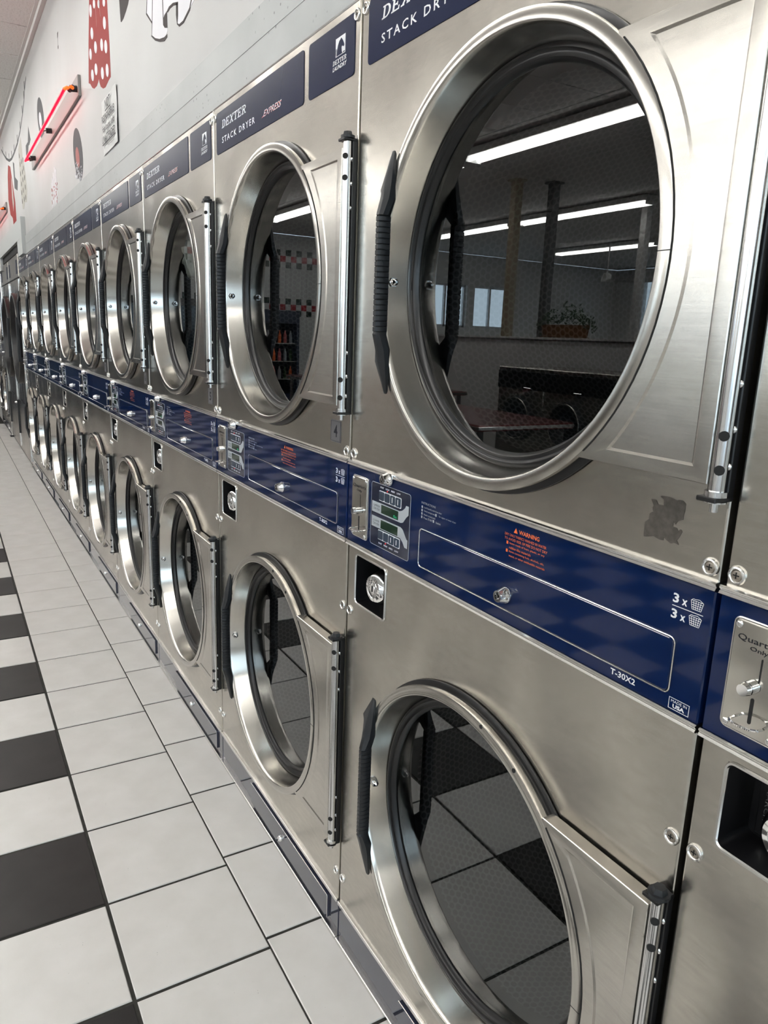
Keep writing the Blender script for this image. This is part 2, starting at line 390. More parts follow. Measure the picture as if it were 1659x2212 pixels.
def make_door(root, cz, full):
    cx = CX
    m = MB()
    m.lathe_y(cx, cz, [(.2900, .004), (.2905, -.006), (.2930, -.0085), (.2930, -.0125), (.2958, -.0140), (.2965, -.0215), (.2958, -.0240), (.2940, -.0248), (.2815, -.0248), (.2800, -.0243), (.2788, -.0228), (.2765, -.0150), (.2680, .0260), (.2665, .0310)], 128)
    door = part('door', m, 'door_steel', root, 50)
    s = MB(); s.lathe_y(cx, cz, [(.2880, 0), (.3005, 0), (.3025, -.002), (.3020, -.0045), (.2990, -.0060), (.2900, -.0075)], 96)
    part('door_seal', s, 'black_rubber', door, 50)
    g = MB(); g.lathe_y(cx, cz, [(.2690, .0255), (.2660, .0215), (.2620, .0210), (.2600, .0240), (.2570, .0245), (.2525, .0235), (.2495, .0260), (.2470, .0325)], 96)
    part('glass_gasket', g, 'black_rubber', door, 50)
    gl = MB(); gl.lathe_y(cx, cz, [(.2500, .0350), (.2500, .0310)], 72, True, True)
    part('door_glass', gl, 'door_glass_mat', door, 0)
    # hinge plate with pressed panel
    def outline(r, a, ut, h0, h1, n=28):
        arc = [(cx + r*math.cos(math.radians(-a + 2*a*i/n)), cz + r*math.sin(math.radians(-a + 2*a*i/n))) for i in range(n+1)]
        return [(cx + arc[0][0] - cx, cz - h1)] + arc + [(arc[-1][0], cz + h0), (ut, cz + h0), (ut, cz - h1)]
    o0 = outline(.2945, 47.6, .784, .2235, .2225); o1 = outline(.317, 40.8, .767, .2075, .2075); o2 = outline(.320, 39.4, .7635, .2045, .2045)
    hp = MB(); Y = -.0240
    hp.rings([[(x, -.004, z) for x, z in o0], [(x, Y+.001, z) for x, z in o0], [(cx+(x-cx)*.998, Y, cz+(z-cz)*.997) for x, z in o0],
              [(x, Y, z) for x, z in o1], [(x, Y+.0015, z) for x, z in o2]], True, False, False)
    A2 = o2[0:-2]
    for i in range(len(A2)-1):
        (xa, za), (xb, zb) = A2[i], A2[i+1]
        if zb - za > 1e-6: hp.quad((xa, Y+.0015, za), (.7635, Y+.0015, za), (.7635, Y+.0015, zb), (xb, Y+.0015, zb))
    part('hinge_plate', hp, 'plate_steel', door, 25)
    crz = MB(); crz.tube([(cx + .2970*math.cos(math.radians(a)), -.0243, cz + .2970*math.sin(math.radians(a))) for a in range(-46, 47, 4)], .0010, 5); part('ring_crease', crz, 'dark_gap', door)
    rod = MB(); rod.cyl((.7905, -.0165, cz-.233), (.7905, -.0165, cz+.233), .0078, seg=20)
    rod_o = part('hinge_rod', rod, 'rod_steel', door, 40)
    br = MB(); br.box(.775, .7985, -.010, 0, cz-.236, cz+.236, .001); br.box(.777, .799, -.0285, 0, cz+.2335, cz+.2385, .001); br.box(.777, .799, -.0285, 0, cz-.2385, cz-.2335, .001)
    part('hinge_bracket', br, 'black_paint', door)
    cp = MB(); cp.cyl((.7905, -.0165, cz+.238), (.7905, -.0165, cz+.2425), .0125, seg=18); cp.cyl((.7905, -.0165, cz+.2425), (.7905, -.0165, cz+.249), .0095, .0075, seg=6)
    part('hinge_cap', cp, 'black_plastic', door)
    wd = MB(); wd.cyl((.7905, -.0165, cz-.2335), (.7905, -.0165, cz-.228), .0110, seg=18); wd.cyl((.7905, -.0165, cz-.238), (.7905, -.0165, cz-.2395), .0110, seg=18)
    part('hinge_washer', wd, 'rod_steel', door)
    wd = MB(); wd.cyl((.7905, -.0165, cz-.249), (.7905, -.0165, cz-.2394), .0042, seg=12); part('hinge_pin', wd, 'rod_steel', door)
    for dz in (.209, .174, -.174, -.207):
        h = MB(); h.cyl((.7905+.0032, -.0165-.0050, cz+dz), (.7905+.0047, -.0165-.0066, cz+dz), .0050, seg=12)
        part('rod_hole', h, 'dark_gap', door)
    if full:
        for dz in (.205, .165, .125, -.125, -.168, -.204):
            link('bracket_screw', RIVET, door, (.7945, -.010, cz+dz))
    # handle
    hd = MB(); secs = []
    def sec(u0, u1, yf, yb, z, c=.28, wedge=0.0):
        du, dy = (u1-u0)*c, (yb-yf)*c
        fl = u0 + du + (u1-u0)*.42*wedge; fl_m = (u0 + (fl-u0)*.5*wedge, (yf+dy)*(1-wedge) + wedge*(yb-.0015 + (yf-yb+.0015)*.5))
        lb = (u0, (yb-dy)*(1-wedge) + (yb-.0008)*wedge)
        return [(fl, yf, z), (u1-du*.7, yf, z), (u1, yf+dy, z), (u1, yb-dy, z), (u1-du*.5, yb, z), (u0+du*.5, yb, z), (lb[0], lb[1], z), (fl_m[0], fl_m[1], z)]
    top = [(.158, .168, -.0270, -.0235, .1860, 1), (.154, .1710, -.0300, -.0225, .181, 1), (.121, .1745, -.0390, -.0215, .135, 1), (.136, .1760, -.0440, -.0225, .115, .7), (.1565, .1735, -.0515, -.0310, .091, 0)]
    secs = [sec(a, b, c, d, cz+z, wedge=wg) for a, b, c, d, z, wg in top]
    nr = 21; z0, z1 = .0895, -.0865; st = (z1-z0)/nr
    for i in range(nr):
        za = z0 + st*i
        for f, e in ((0.02, .0013), (0.14, 0.0), (0.86, 0.0), (0.98, .0013)):
            secs.append(sec(.1570+e, .1730-e, -.0515+e, -.0300, cz+za+st*f))
    secs += [sec(a, b, c, d, cz+.0005-z, wedge=wg) for a, b, c, d, z, wg in top[::-1]]
    hd.rings([s_[::-1] for s_ in secs], True, True, True)
    part('handle', hd, 'black_plastic', door, 28)
    nut = MB(); nx = cx - .2735
    nut.cyl((nx-.001, -.004, cz-.006), (nx+.005, -.004, cz-.006), .0078, seg=6); nut.cyl((nx+.005, -.004, cz-.006), (nx+.010, -.004, cz-.006), .0062, .0055, seg=14); nut.cyl((nx+.010, -.004, cz-.006), (nx+.0135, -.004, cz-.006), .0055, .002, seg=14)
    part('acorn_nut', nut, 'chrome', door)
    sm = MB(); sm.box(cx+.2795, cx+.2966, -.02492, -.0246, cz-.0005, cz+.0005)
    part('weld_seam', sm, 'dark_gap', door)
    if cz < 1:
        for a in (62, 78):
            vh = MB(); t = math.radians(a); vh.lathe_y(cx+.2925*math.cos(t), cz+.2925*math.sin(t), [(.0032, -.0247), (.0032, -.0256)], 10, False, True)
            part('vent_hole', vh, 'dark_gap', door)
    # drum behind the glass
    d = MB(); d.lathe_y(0, 0, [(.305, .050), (.305, .62)], 72); d.cur = 1; d.lathe_y(0, 0, [(.305, .62), (.0001, .62)], 72)
    part('drum', d, ['drum_perforated', 'drum_back'], root).location = (cx, 0, cz)
    fr = MB(); fr.lathe_y(cx, cz, [(.254, .085), (.254, .045), (.264, .037), (.300, .034)], 72); part('drum_rim', fr, 'black_rubber', root)
    return door

def basket_icon(m, x, z, wd, h, y):
    t = .0006
    def strip(a, b, w=t):
        a = Vector(a); b = Vector(b); d = (b-a).normalized(); nn = Vector((-d.y, d.x))*w/2; i = len(m.v)
        for p in (a-nn, b-nn, b+nn, a+nn): m.v.append((p.x, y, p.y))
        m.face((i, i+1, i+2, i+3))
    for k in range(5):
        f = k/4; zz = z + h*.78*f; hw = wd/2*(.72+.28*f); strip((x-hw, zz), (x+hw, zz))
    for k in range(6):
        f = k/5*2-1; strip((x+f*wd/2*.72, z), (x+f*wd/2, z+h*.78))
    pr = None
    for k in range(9):
        a = PI*k/8; q = (x + wd/2*.9*math.cos(a), z + h*.78 + h*.22*math.sin(a)*(.8+.2*math.cos(5*a)))
        if pr: strip(pr, q)
        pr = q

def make_dryer(full=True):
    root = link('stack_dryer', None)
    # cabinet shell
    c = MB()
    for u0, u1 in ((.0015, .003), (.797, .7985)): c.box(u0, u1, .027, 1.05, .0, 1.868)
    c.box(.0015, .7985, .027, 1.05, 1.862, 1.868); c.box(.0015, .7985, 1.04, 1.05, 0, 1.868); c.box(.003, .797, .70, .71, .0, 1.862)
    part('cabinet', c, 'cabinet_grey', root)
    p = MB(); u0, u1 = .0065, .7935
    panel_with_hole(p, u0, u1, 1.0900, 1.748, CX, CZU, .2995)
    p.quad((u0, 0, 1.748), (u1, 0, 1.748), (u1, 0, 1.866), (u0, 0, 1.866))
    p.quad((u0, 0, 1.866), (u1, 0, 1.866), (u1, .003, 1.870), (u0, .003, 1.870)); p.quad((u0, .003, 1.870), (u1, .003, 1.870), (u1, .03, 1.870), (u0, .03, 1.870))
    side_returns(p, u0, u1, 1.0900, 1.868)
    up = part('upper_panel', p, 'panel_steel', root, 20)
    te = MB(); te.tube([(.005, .0012, 1.8685), (.795, .0012, 1.8685)], .0024, 8); part('top_edge_glint', te, 'trim_alu', up)  # bright tube added as the highlight along the panel's rounded top edge
    p = MB(); zs = .800
    panel_with_hole(p, u0, u1, .1060, zs, CX, CZL, .2995)
    a0, a1, b0, b1 = .036, .149, .8140, .9115
    us = (u0, a0, a1, u1); zz = (zs, b0, b1, .925)
    for i in range(3):
        for j in range(3):
            if i == 1 and j == 1: continue
            p.quad((us[i], 0, zz[j]), (us[i+1], 0, zz[j]), (us[i+1], 0, zz[j+1]), (us[i], 0, zz[j+1]))
    side_returns(p, u0, u1, .1060, .925)
    part('lower_panel', p, 'panel_steel', root, 20)
    # lock recess
    lr = MB(); rr = rrect(a0+.001, a1-.001, b0+.001, b1-.001, .008)
    lr.rings([[(x, -.0008, z) for x, z in rr], [(x, .052, z) for x, z in rr]][::-1], True, False, False); n = len(lr.v)
    lr.v += [(x, .052, z) for x, z in rr]; lr.face([n+i for i in range(len(rr))])
    ro = part('lock_recess', lr, 'black_paint', root)
    lf = MB(); lf.tube([(x, -.0006, z) for x, z in rrect(a0-.0005, a1+.0005, b0-.0005, b1+.0005, .009)], .0022, 6, True); part('recess_lip', lf, 'trim_alu', ro)
    lc = MB(); lx, lz = .1060, .8630
    lc.lathe_y(lx, lz, [(.0360, .050), (.0360, .040), (.0345, .030), (.0335, .018), (.0300, .006), (.0265, .0000), (.0240, -.0025), (.0180, -.0035), (.0165, -.0025), (.0090, -.0025), (.0080, -.0035), (.0001, -.0035)], 40)
    part('lock_cylinder', lc, 'chrome', ro)
    lk = MB(); lk.prism(rrect(lx-.0018, lx+.0018, lz-.006, lz+.006, .0016), -.0042, -.003); part('key_slot', lk, 'dark_gap', ro)
    pl = MB(); pl.box(.046, .1475, .0485, .0515, .820, .905, .001); part('lock_plate', pl, 'coin_steel' if not full else 'black_paint', ro)
    for q in ((.060, .8315), (.084, .9000)):
        link('lock_screw', small_dome(.006, .006, 'chrome', 'lock_screw'), ro, (q[0], .0485, q[1]))
    if full:
        tx = MB(); text_into(tx, 'MONARCH', .0530, .0585, .838, .896, .0482, rot=90); part('lock_lettering', tx, 'trim_alu', ro, 0)
    # header labels
    for k, (x0, x1) in enumerate(((.0265, .5670), (.5900, .7780))):
        hl = part('header_label', plate(rrect(x0, x1, 1.7565, 1.8535, .008), -.0012, .0, .0004), 'navy_label', root, 20)
        y = -.00135
        if k == 0:
            t = MB(); slab_word(t, 'DEXTER', .0700, .2440, 1.8115, 1.8300, y); part('brand_lettering', t, 'white_print', hl, 0)
            t = MB(); text_into(t, 'STACK DRYER', .0710, .3000, 1.7775, 1.7915, y, spacing=1.35, bold=.012); part('model_lettering', t, 'white_print', hl, 0)
            t = MB(); text_into(t, 'EXPRESS', .352, .455, 1.7785, 1.7905, y, shear=.45, bold=.02); part('express_lettering', t, 'red_print', hl, 0)
            t = MB(); text_into(t, 'EXPRESS', .3535, .4565, 1.7790, 1.7910, y-.0002, shear=.45, bold=-.012); part('express_highlight', t, 'white_print', hl, 0)
            t = MB(); i = len(t.v)
            for a, b in ((.341, 1.7785), (.351, 1.7785), (.354, 1.7820)): t.v.append((a, y, b))
            t.face((0, 1, 2)); part('express_swash', t, 'red_print', hl, 0)
        else:
            t = MB(); t.prism([(.7055, 1.8010), (.7430, 1.8010), (.7430, 1.8305), (.7055, 1.8305)], y, -.0012); em = part('horse_emblem', t, 'white_print', hl, 0)
            t = MB(); yy = y-.0002
            for poly in ([(.7068,1.8022),(.7098,1.8022),(.7115,1.8120),(.7150,1.8190),(.7200,1.8245),(.7250,1.8262),(.7262,1.8282),(.7290,1.8262),(.7335,1.8225),(.7385,1.8160),(.7398,1.8130),(.7375,1.8112),(.7340,1.8125),(.7310,1.8140),(.7290,1.8120),(.7300,1.8060),(.7320,1.8022),(.7418,1.8022),(.7418,1.8018),(.7068,1.8018)],
                         [(.7068,1.8030),(.7085,1.8030),(.7100,1.8130),(.7080,1.8150),(.7068,1.8120)], [(.7345,1.8025),(.7418,1.8025),(.7418,1.8040),(.7350,1.8040)]):
                i = len(t.v); t.v += [(a, yy, b) for a, b in poly]; t.face([i+j for j in range(len(poly))][::1])
            part('horse_head', t, 'navy_label', hl, 0)
            t = MB(); slab_word(t, 'DEXTER', .6945, .7480, 1.7895, 1.7970, y); part('emblem_lettering', t, 'white_print', hl, 0)
            t = MB(); text_into(t, 'LAUNDRY', .6945, .7500, 1.7800, 1.7870, y, shear=.3, bold=.02); part('emblem_lettering', t, 'white_print', hl, 0)
    # control band
    cb = MB(); cb.box(.0030, .7975, -.0040, .026, .9330, 1.0810, .0015)
    band = part('control_band', cb, 'navy_band', root, 20)
    for z0, z1 in ((1.0805, 1.0905), (.9240, .9335)):
        t = MB(); zm = (z0+z1)/2
        prof = [(.01, z0), (-.0050, z0), (-.0075, z0+.0015), (-.0060, zm-.001), (-.0045, zm), (-.0060, zm+.001), (-.0075, z1-.0015), (-.0050, z1), (.01, z1)]
        t.rings([[(.0022, y, z) for y, z in prof], [(.7980, y, z) for y, z in prof]][::-1], False); n = len(t.v)
        t.v += [(.0022, y, z) for y, z in prof] + [(.7980, y, z) for y, z in prof]; t.face([n+i for i in range(9)]); t.face([n+9+i for i in range(9)][::-1])
        part('band_trim', t, 'trim_alu', band, 20)
    YB_ = -.0042
    # coin plate
    cp = part('coin_plate', plate(rrect(.0245, .0820, .9505, 1.0645, .0055), -.0075, -.003, .0012), 'coin_steel', root, 20)
    f = MB(); f.tube([(x, -.0045, z) for x, z in rrect(.0235, .0830, .9495, 1.0655, .0065)], .0012, 5, True); part('coin_plate_rim', f, 'trim_alu', cp)
    s = MB(); s.prism(rrect(.0572, .0588, 1.0080, 1.0330, .0007, 2), -.0078, -.007); part('coin_slot', s, 'dark_gap', cp)
    s = MB(); s.prism(rrect(.0527, .0563, .9640, .9910, .0017, 3), -.0079, -.007); part('coin_return_slot', s, 'dark_gap', cp)
    s = MB(); s.cyl((.0500, -.007, 1.0005), (.0500, -.013, 1.0005), .0070, seg=18); s.cyl((.0500, -.013, 1.0005), (.0500, -.0145, 1.0005), .0060, seg=18); s.cyl((.0500, -.0145, 1.0005), (.0500, -.0200, 1.0005), .0068, .0060, seg=18); part('return_knob', s, 'chrome', cp, 40)
    s = MB(); s.tube([(.0540 + .0150*math.cos(a), -.0085 - .0160*max(0, math.sin(a))**.7, .9650 + .0015*math.sin(a)) for a in [PI*i/14 for i in range(15)]], .0014, 6); part('coin_cup', s, 'chrome', cp, 40)
    for a, b in ((.0298, 1.0592), (.0767, 1.0592), (.0298, .9558), (.0767, .9558)): link('plate_screw', PSCREW, cp, (a, -.0075, b))
    if full:
        t = MB(); text_into(t, 'Quarters', .0300, .0765, 1.0435, 1.0505, -.0078); part('coin_lettering', t, 'dark_print', cp, 0)
        t = MB(); text_into(t, 'Only', .0440, .0625, 1.0360, 1.0415, -.0078); part('coin_lettering', t, 'dark_print', cp, 0)
    # keypad
    kp = part('keypad', plate(rrect(.0945, .2260, .9500, 1.0650, .005), -.0048, -.003, .0004), 'navy_keypad', root, 20)
    y1 = -.0050; y2 = -.0052
    t = MB(); t.tube([(x, -.0046, z) for x, z in rrect(.0945, .2260, .9500, 1.0650, .005)], .0005, 4, True); part('keypad_outline', t, 'grey_print', kp)
    for poly in ([(.0985,1.0305),(.1930,1.0305),(.2010,1.0330),(.2100,1.0390),(.2130,1.0440),(.2215,1.0440),(.2215,1.0290),(.2150,1.0240),(.2050,1.0130),(.1980,1.0110),(.0985,1.0110)],
                 [(.0985,1.0035),(.1980,1.0035),(.2050,1.0010),(.2150,.9900),(.2190,.9860),(.2215,.9860),(.2215,.9710),(.2130,.9710),(.2060,.9790),(.1980,.9840),(.0985,.9840)]):
        t = MB(); t.prism(poly, y1, -.0046); part('display_surround', t, 'grey_print', kp, 0)
    for z0, z1 in ((1.0135, 1.0290), (.9855, 1.0010)):
        t = MB(); t.prism([(.1315, z0), (.1890, z0), (.1890, z1), (.1315, z1)], -.0054, y1); part('display', t, 'display_green', kp, 0)
    for w1, w2, zt in (('UPPER', 'DRYER', 1.0245), ('LOWER', 'DRYER', .9970)):
        t = MB(); text_into(t, w1, .1040, .1265, zt-.003, zt+.001, y2); text_into(t, w2, .1040, .1265, zt-.0088, zt-.0048, y2); part('display_caption', t, 'dark_print', kp, 0)
    for z0, z1, zt in ((1.0350, 1.0535, 1.0580), (.9640, .9820, .9560)):
        t = MB(); t.prism(rrect(.1225, .1975, z0, z1, .002, 2), y1, -.0046); bf = part('button_frame', t, 'white_print', kp, 0)
        for i in range(4):
            x = .1240 + i*.01855
            t = MB(); t.prism(rrect(x, x+.0160, z0+.0014, z1-.0014, .002, 2), -.0060, y1); part('button', t, 'button_blue', kp, 20)
            if full and i >= 2:
                q = MB(); q.prism(rrect(x+.0070, x+.0088, z0+.0045, z1-.0040, .0008, 2), -.0062, -.0060); part('thermometer_mark', q, 'white_print', kp, 0)
        if full:
            for i, wd in enumerate(('START', 'HIGH', 'MED', 'LOW')):
                x = .1320 + i*.0186; t = MB(); text_into(t, wd, x-.0062, x+.0062, zt, zt+.0030, y2, bold=.02); part('button_caption', t, 'white_print', kp, 0)
            t = MB(); t.lathe_y(.1505, 1.0560 if zt > 1 else .9618, [(.0011, -.0048), (.0011, -.0058)], 8, False, True); part('indicator_light', t, 'led_red', kp, 0)
    if full:
        t = MB(); text_into(t, '0c', .1740, .1860, 1.0150, 1.0200, -.0056); part('display_digits', t, 'lcd_digit', kp, 0)
    # locks
    link('panel_lock', LOCK, root, (.1580, -.0060, 1.0800))
    # drawer
    dr = part('coin_drawer', plate(rrect(.2590, .7580, .9540, 1.0150, .006), -.0062, -.003, .0010), 'navy_band', root, 20)
    t = MB(); t.tube([(x, -.0050, z) for x, z in rrect(.2575, .7595, .9525, 1.0165, .007)], .0011, 5, True); part('drawer_edge', t, 'trim_alu', dr)
    link('drawer_lock', LOCK, dr, (.4830, -.0060, .9750))
    if full:
        t = MB(); yb = YB_
        text_into(t, 'INSTRUCTIONS', .2580, .2985, 1.0580, 1.0615, yb)
        for i, (s_, e) in enumerate((('Load laundry and close door', .316), ('Select temperature      for upper or lower dryer', .3545), ('Insert coins/card', .2985), ('Press START      button', .314))):
            text_into(t, s_, .2660, e, 1.0510-i*.0056, 1.0545-i*.0056, yb)
        for i in range(4):
            z = 1.0508-i*.0056; t.prism([(.2585, z), (.2620, z), (.2620, z+.0040), (.2585, z+.0040)], yb, -.0040)
        for x, z in ((.2985, 1.0452), (.2925, 1.0340)): t.prism([(x, z), (x+.0035, z), (x+.0035, z+.0042), (x, z+.0042)], yb, -.0040)
        part('instruction_text', t, 'grey_print', band, 0)
        t = MB(); i = len(t.v); t.v += [(.4870, yb, 1.0655), (.4950, yb, 1.0655), (.4910, yb, 1.0728)]; t.face((i, i+1, i+2))
        text_into(t, 'WARNING', .4975, .5380, 1.0655, 1.0715, yb, bold=.02)
        for i, (s_, a, e) in enumerate((('DRY ONLY FABRICS WASHED IN WATER', .4690, .5520), ('TO AVOID RISK OF FIRE DO NOT DRY', .4690, .5545), ('Items made of foam, plastic, or any', .4800, .5500), ('rubber-like materials', .4800, .5240), ('Items containing fuels, alcohols, oils,', .4800, .5500), ('waxes, or other combustible materials', .4800, .5520))):
            text_into(t, s_, a, e, 1.0588-i*.0058, 1.0624-i*.0058, yb)
        for z in (1.0470, 1.0355): t.prism([(.4735, z), (.4770, z), (.4770, z+.0042), (.4735, z+.0042)], yb, -.0040)
        part('warning_text', t, 'orange_print', band, 0, label='orange printed warning text')
    t = MB(); text_into(t, '3', .7490, .7565, 1.0545, 1.0650, YB_, bold=.03); text_into(t, 'x', .7605, .7670, 1.0545, 1.0610, YB_, bold=.03)
    text_into(t, '3', .7490, .7565, 1.0370, 1.0475, YB_, bold=.03); text_into(t, 'x', .7605, .7670, 1.0370, 1.0435, YB_, bold=.03)
    t.prism([(.7490, 1.0506), (.7870, 1.0506), (.7870, 1.0513), (.7490, 1.0513)], YB_, -.0040)
    basket_icon(t, .7785, 1.0545, .0150, .0120, YB_); basket_icon(t, .7785, 1.0370, .0150, .0120, YB_)
    part('load_size_print', t, 'white_print', band, 0)
    t = MB(); text_into(t, 'T-30X2', .6770, .7140, .9405, .9480, YB_, bold=.02); part('model_number_print', t, 'white_print', band, 0)
    t = MB()
    for a, b, c_, d_ in ((.7605, .7865, .9490, .9496), (.7605, .7865, .9365, .9371), (.7605, .7611, .9365, .9496), (.7859, .7865, .9365, .9496)): t.prism([(a, c_), (b, c_), (b, d_), (a, d_)], YB_, -.0040)
    text_into(t, 'MADE IN', .7635, .7835, .9445, .9477, YB_); text_into(t, 'USA', .7660, .7810, .9385, .9432, YB_, bold=.04)
    part('origin_print', t, 'white_print', band, 0)
    # doors
    make_door(root, CZU, full); make_door(root, CZL, full)
    # screws
    for z in (1.8460, 1.1030, .7900, .1710):
        for u in (.0150, .7850): link('screw', SCREW, root, (u, 0, z))
    # kick plate
    k = MB(); k.box(.0020, .7980, .0005, .026, .0060, .0975, .001); ko = part('kick_plate', k, 'navy_kick', root, 20)
    t = MB(); t.box(.0020, .7980, -.0050, .026, .0968, .1062, .0015); part('kick_trim', t, 'trim_alu', ko, 20)
    t = MB(); t.box(.0010, .7990, -.0080, .026, .0003, .0110, .0015); part('floor_trim', t, 'trim_alu', ko, 20)
    ap = part('access_panel', plate(rrect(.2640, .7520, .0220, .0815, .002, 2), -.0050, .0005, .0008), 'navy_kick', ko, 20)
    t = MB(); t.tube([(.2640, -.0045, .0818), (.7515, -.0045, .0818), (.7525, -.0045, .0800), (.7525, -.0045, .0230)], .0009, 4); part('panel_edge', t, 'trim_alu', ko)
    t = MB(); t.lathe_y(.4830, .0500, [(.0085, -.0045), (.0085, -.0085), (.0060, -.0125), (.0030, -.0130), (.0001, -.0115)], 16); part('kick_lock', t, 'chrome', ko)
    return root

def sticker(root, num):
    s = part('number_sticker', plate([(.7140, 1.1160), (.7175, 1.1130), (.7560, 1.1130), (.7595, 1.1160), (.7595, 1.1540), (.7560, 1.1570), (.7175, 1.1570), (.7140, 1.1540)][::-1][::-1], -.0006, 0, .0001), 'sticker_grey', root, 0)
    t = MB(); text_into(t, num, .7290, .7445, 1.1235, 1.1475, -.0008, bold=.02); part('sticker_digit', t, 'dark_print', s, 0)
    t = MB(); t.tube([(x, -.0007, z) for x, z in ((.7165, 1.1155), (.7570, 1.1155), (.7570, 1.1545), (.7165, 1.1545))], .0004, 4, True); part('sticker_border', t, 'dark_print', s)

GRP = 'stack dryers in the row along the wall'
dA = make_dryer(True)
dryers = {}
dB = {k: copy_tree(dA) for k in (0, 2, 3, 4)}
far = make_dryer(False)
dryers[1] = dA; dryers.update(dB); dryers[5] = far
for k in (6, 7, 8, 9): dryers[k] = copy_tree(far)
LAB = {0: 'steel stack dryer cut off by the right edge, only its left strip showing',
       1: 'largest steel stack dryer in view, torn sticker residue below its upper door',
       2: 'steel stack dryer with number 4 sticker, left of the nearest dryer',
       3: 'steel stack dryer with number 5 sticker and a cream towel inside',
       4: 'steel stack dryer directly left of the number 5 dryer',
       5: 'steel stack dryer, second to the left of the number 5 dryer',
       6: 'steel stack dryer, third to the left of the number 5 dryer',
       7: 'steel stack dryer, fourth to the left of the number 5 dryer',
       8: 'steel stack dryer, second to the right of the big black-door dryers',
       9: 'steel stack dryer directly right of the big black-door dryers'}
for k, d in dryers.items():
    d.location = (-W*k, 0, 0); tag(d, LAB[k], 'dryer', GRP)
sticker(dryers[2], '4'); sticker(dryers[3], '5'); sticker(dryers[4], '6'); sticker(dryers[5], '7')
TORN = [(0.6984,1.1134),(0.6975,1.1183),(0.6981,1.1238),(0.6976,1.1297),(0.7026,1.1342),(0.7025,1.1404),(0.7068,1.1434),(0.7054,1.1473),(0.7066,1.1502),(0.7025,1.1565),(0.7088,1.1569),(0.7122,1.1524),(0.7194,1.153),(0.7188,1.1593),(0.7139,1.1618),(0.7164,1.1628),(0.7254,1.1635),(0.7354,1.1618),(0.7382,1.163),(0.7426,1.1629),(0.7462,1.1603),(0.7464,1.1518),(0.7454,1.1491),(0.7456,1.1431),(0.7394,1.1401),(0.7371,1.136),(0.7341,1.1389),(0.7342,1.1331),(0.7391,1.1327),(0.7414,1.1297),(0.7443,1.1324),(0.7465,1.13),(0.7435,1.1232),(0.7411,1.1194),(0.7443,1.1154),(0.7386,1.1162),(0.7344,1.1141),(0.7287,1.1168),(0.7241,1.1189),(0.7243,1.1154),(0.7213,1.1149),(0.7165,1.1154),(0.7116,1.1168),(0.7032,1.114)]
tm = MB(); tm.prism(TORN, -.0005, 0)
part('sticker_residue', tm, 'adhesive', dA, 0, label='torn brown sticker residue')
# towel tumbling in dryer 5
bm = bmesh.new(); bmesh.ops.create_icosphere(bm, subdivisions=4, radius=1)
for v in bm.verts:
    c = v.co; f = 1 + .28*math.sin(5*c.x+2*c.z)*math.cos(4*c.y+c.x) + .16*math.sin(11*c.z+3*c.y) + .08*math.sin(19*c.x+9*c.y)
    v.co = Vector((c.x*.056, c.y*.034, c.z*.058))*f
tw = MB(); tw.add_bm(bm); tow = link('towel', tw.mesh('towel', 'towel_cream', 80)); tow.location = (-W*3+CX-.085, .088, CZU+.135)
tag(tow, 'cream towel tumbling behind the glass of the number 5 dryer', 'towel')

# ------------------------------------------------------------------ floor
gx0 = -0.852; PX = 0.2957; gy0 = -0.1375; PY = 0.2925; GAP = .008
fl = MB(); fl.box(XL, XR, YB, 1.2, -.06, -.003); floor = struct('floor', fl, 'grout', 0)
def tile_mesh(wx, wy, mat):
    m = MB(); hx, hy, c = wx/2, wy/2, .0018
    lo = [(-hx, -hy, -.004), (hx, -hy, -.004), (hx, hy, -.004), (-hx, hy, -.004)]
    mi = [(x, y, -c) for x, y, z in lo]; hi = [(x-math.copysign(c, x), y-math.copysign(c, y), 0) for x, y, z in lo]
    m.rings([lo, mi, hi], True, False, True); return m.mesh('floor_tile', mat, 0)
TW = tile_mesh(PX-GAP, PY-GAP, 'floor_white'); TB = tile_mesh(PX-GAP, PY-GAP, 'floor_black'); TC = tile_mesh(.2995-GAP, .1375-GAP/2+.012, 'floor_white')
for i in range(-3, 33):
    o = link('floor_tile', TC, floor, (-.879-.2995*(i+.5), -.1375/2+.012/2-GAP/4, 0))
stuffW, stuffB = MB(), MB()
cnt = 36
def quad_tile(m, x, y):
    hx, hy = (PX-GAP)/2, (PY-GAP)/2; m.quad((x-hx, y-hy, 0), (x+hx, y-hy, 0), (x+hx, y+hy, 0), (x-hx, y+hy, 0))
ix0 = -int((XR-gx0)/PX)
for r in range(0, 46):
    yc = gy0 - PY*(r+.5)
    if yc - PY/2 < YB: break
    for i in range(ix0, int((gx0-XL)/PX)):
        xc = gx0 - PX*(i+.5)
        black = (r >= 1) and ((i + r) % 2 == 0)
        if r < 7 and -3 <= i < 33 and cnt < 296 and (r < 3 or i < 24):
            o = link('floor_tile', TB if black else TW, floor, (xc, yc, 0)); o.rotation_euler[2] = PI*random.randint(0, 1); cnt += 1
        else: quad_tile(stuffB if black else stuffW, xc, yc)
for m, mt in ((stuffW, 'floor_white'), (stuffB, 'floor_black')):
    o = part('floor_tiles', m, mt, floor, 0); o['kind'] = 'stuff'

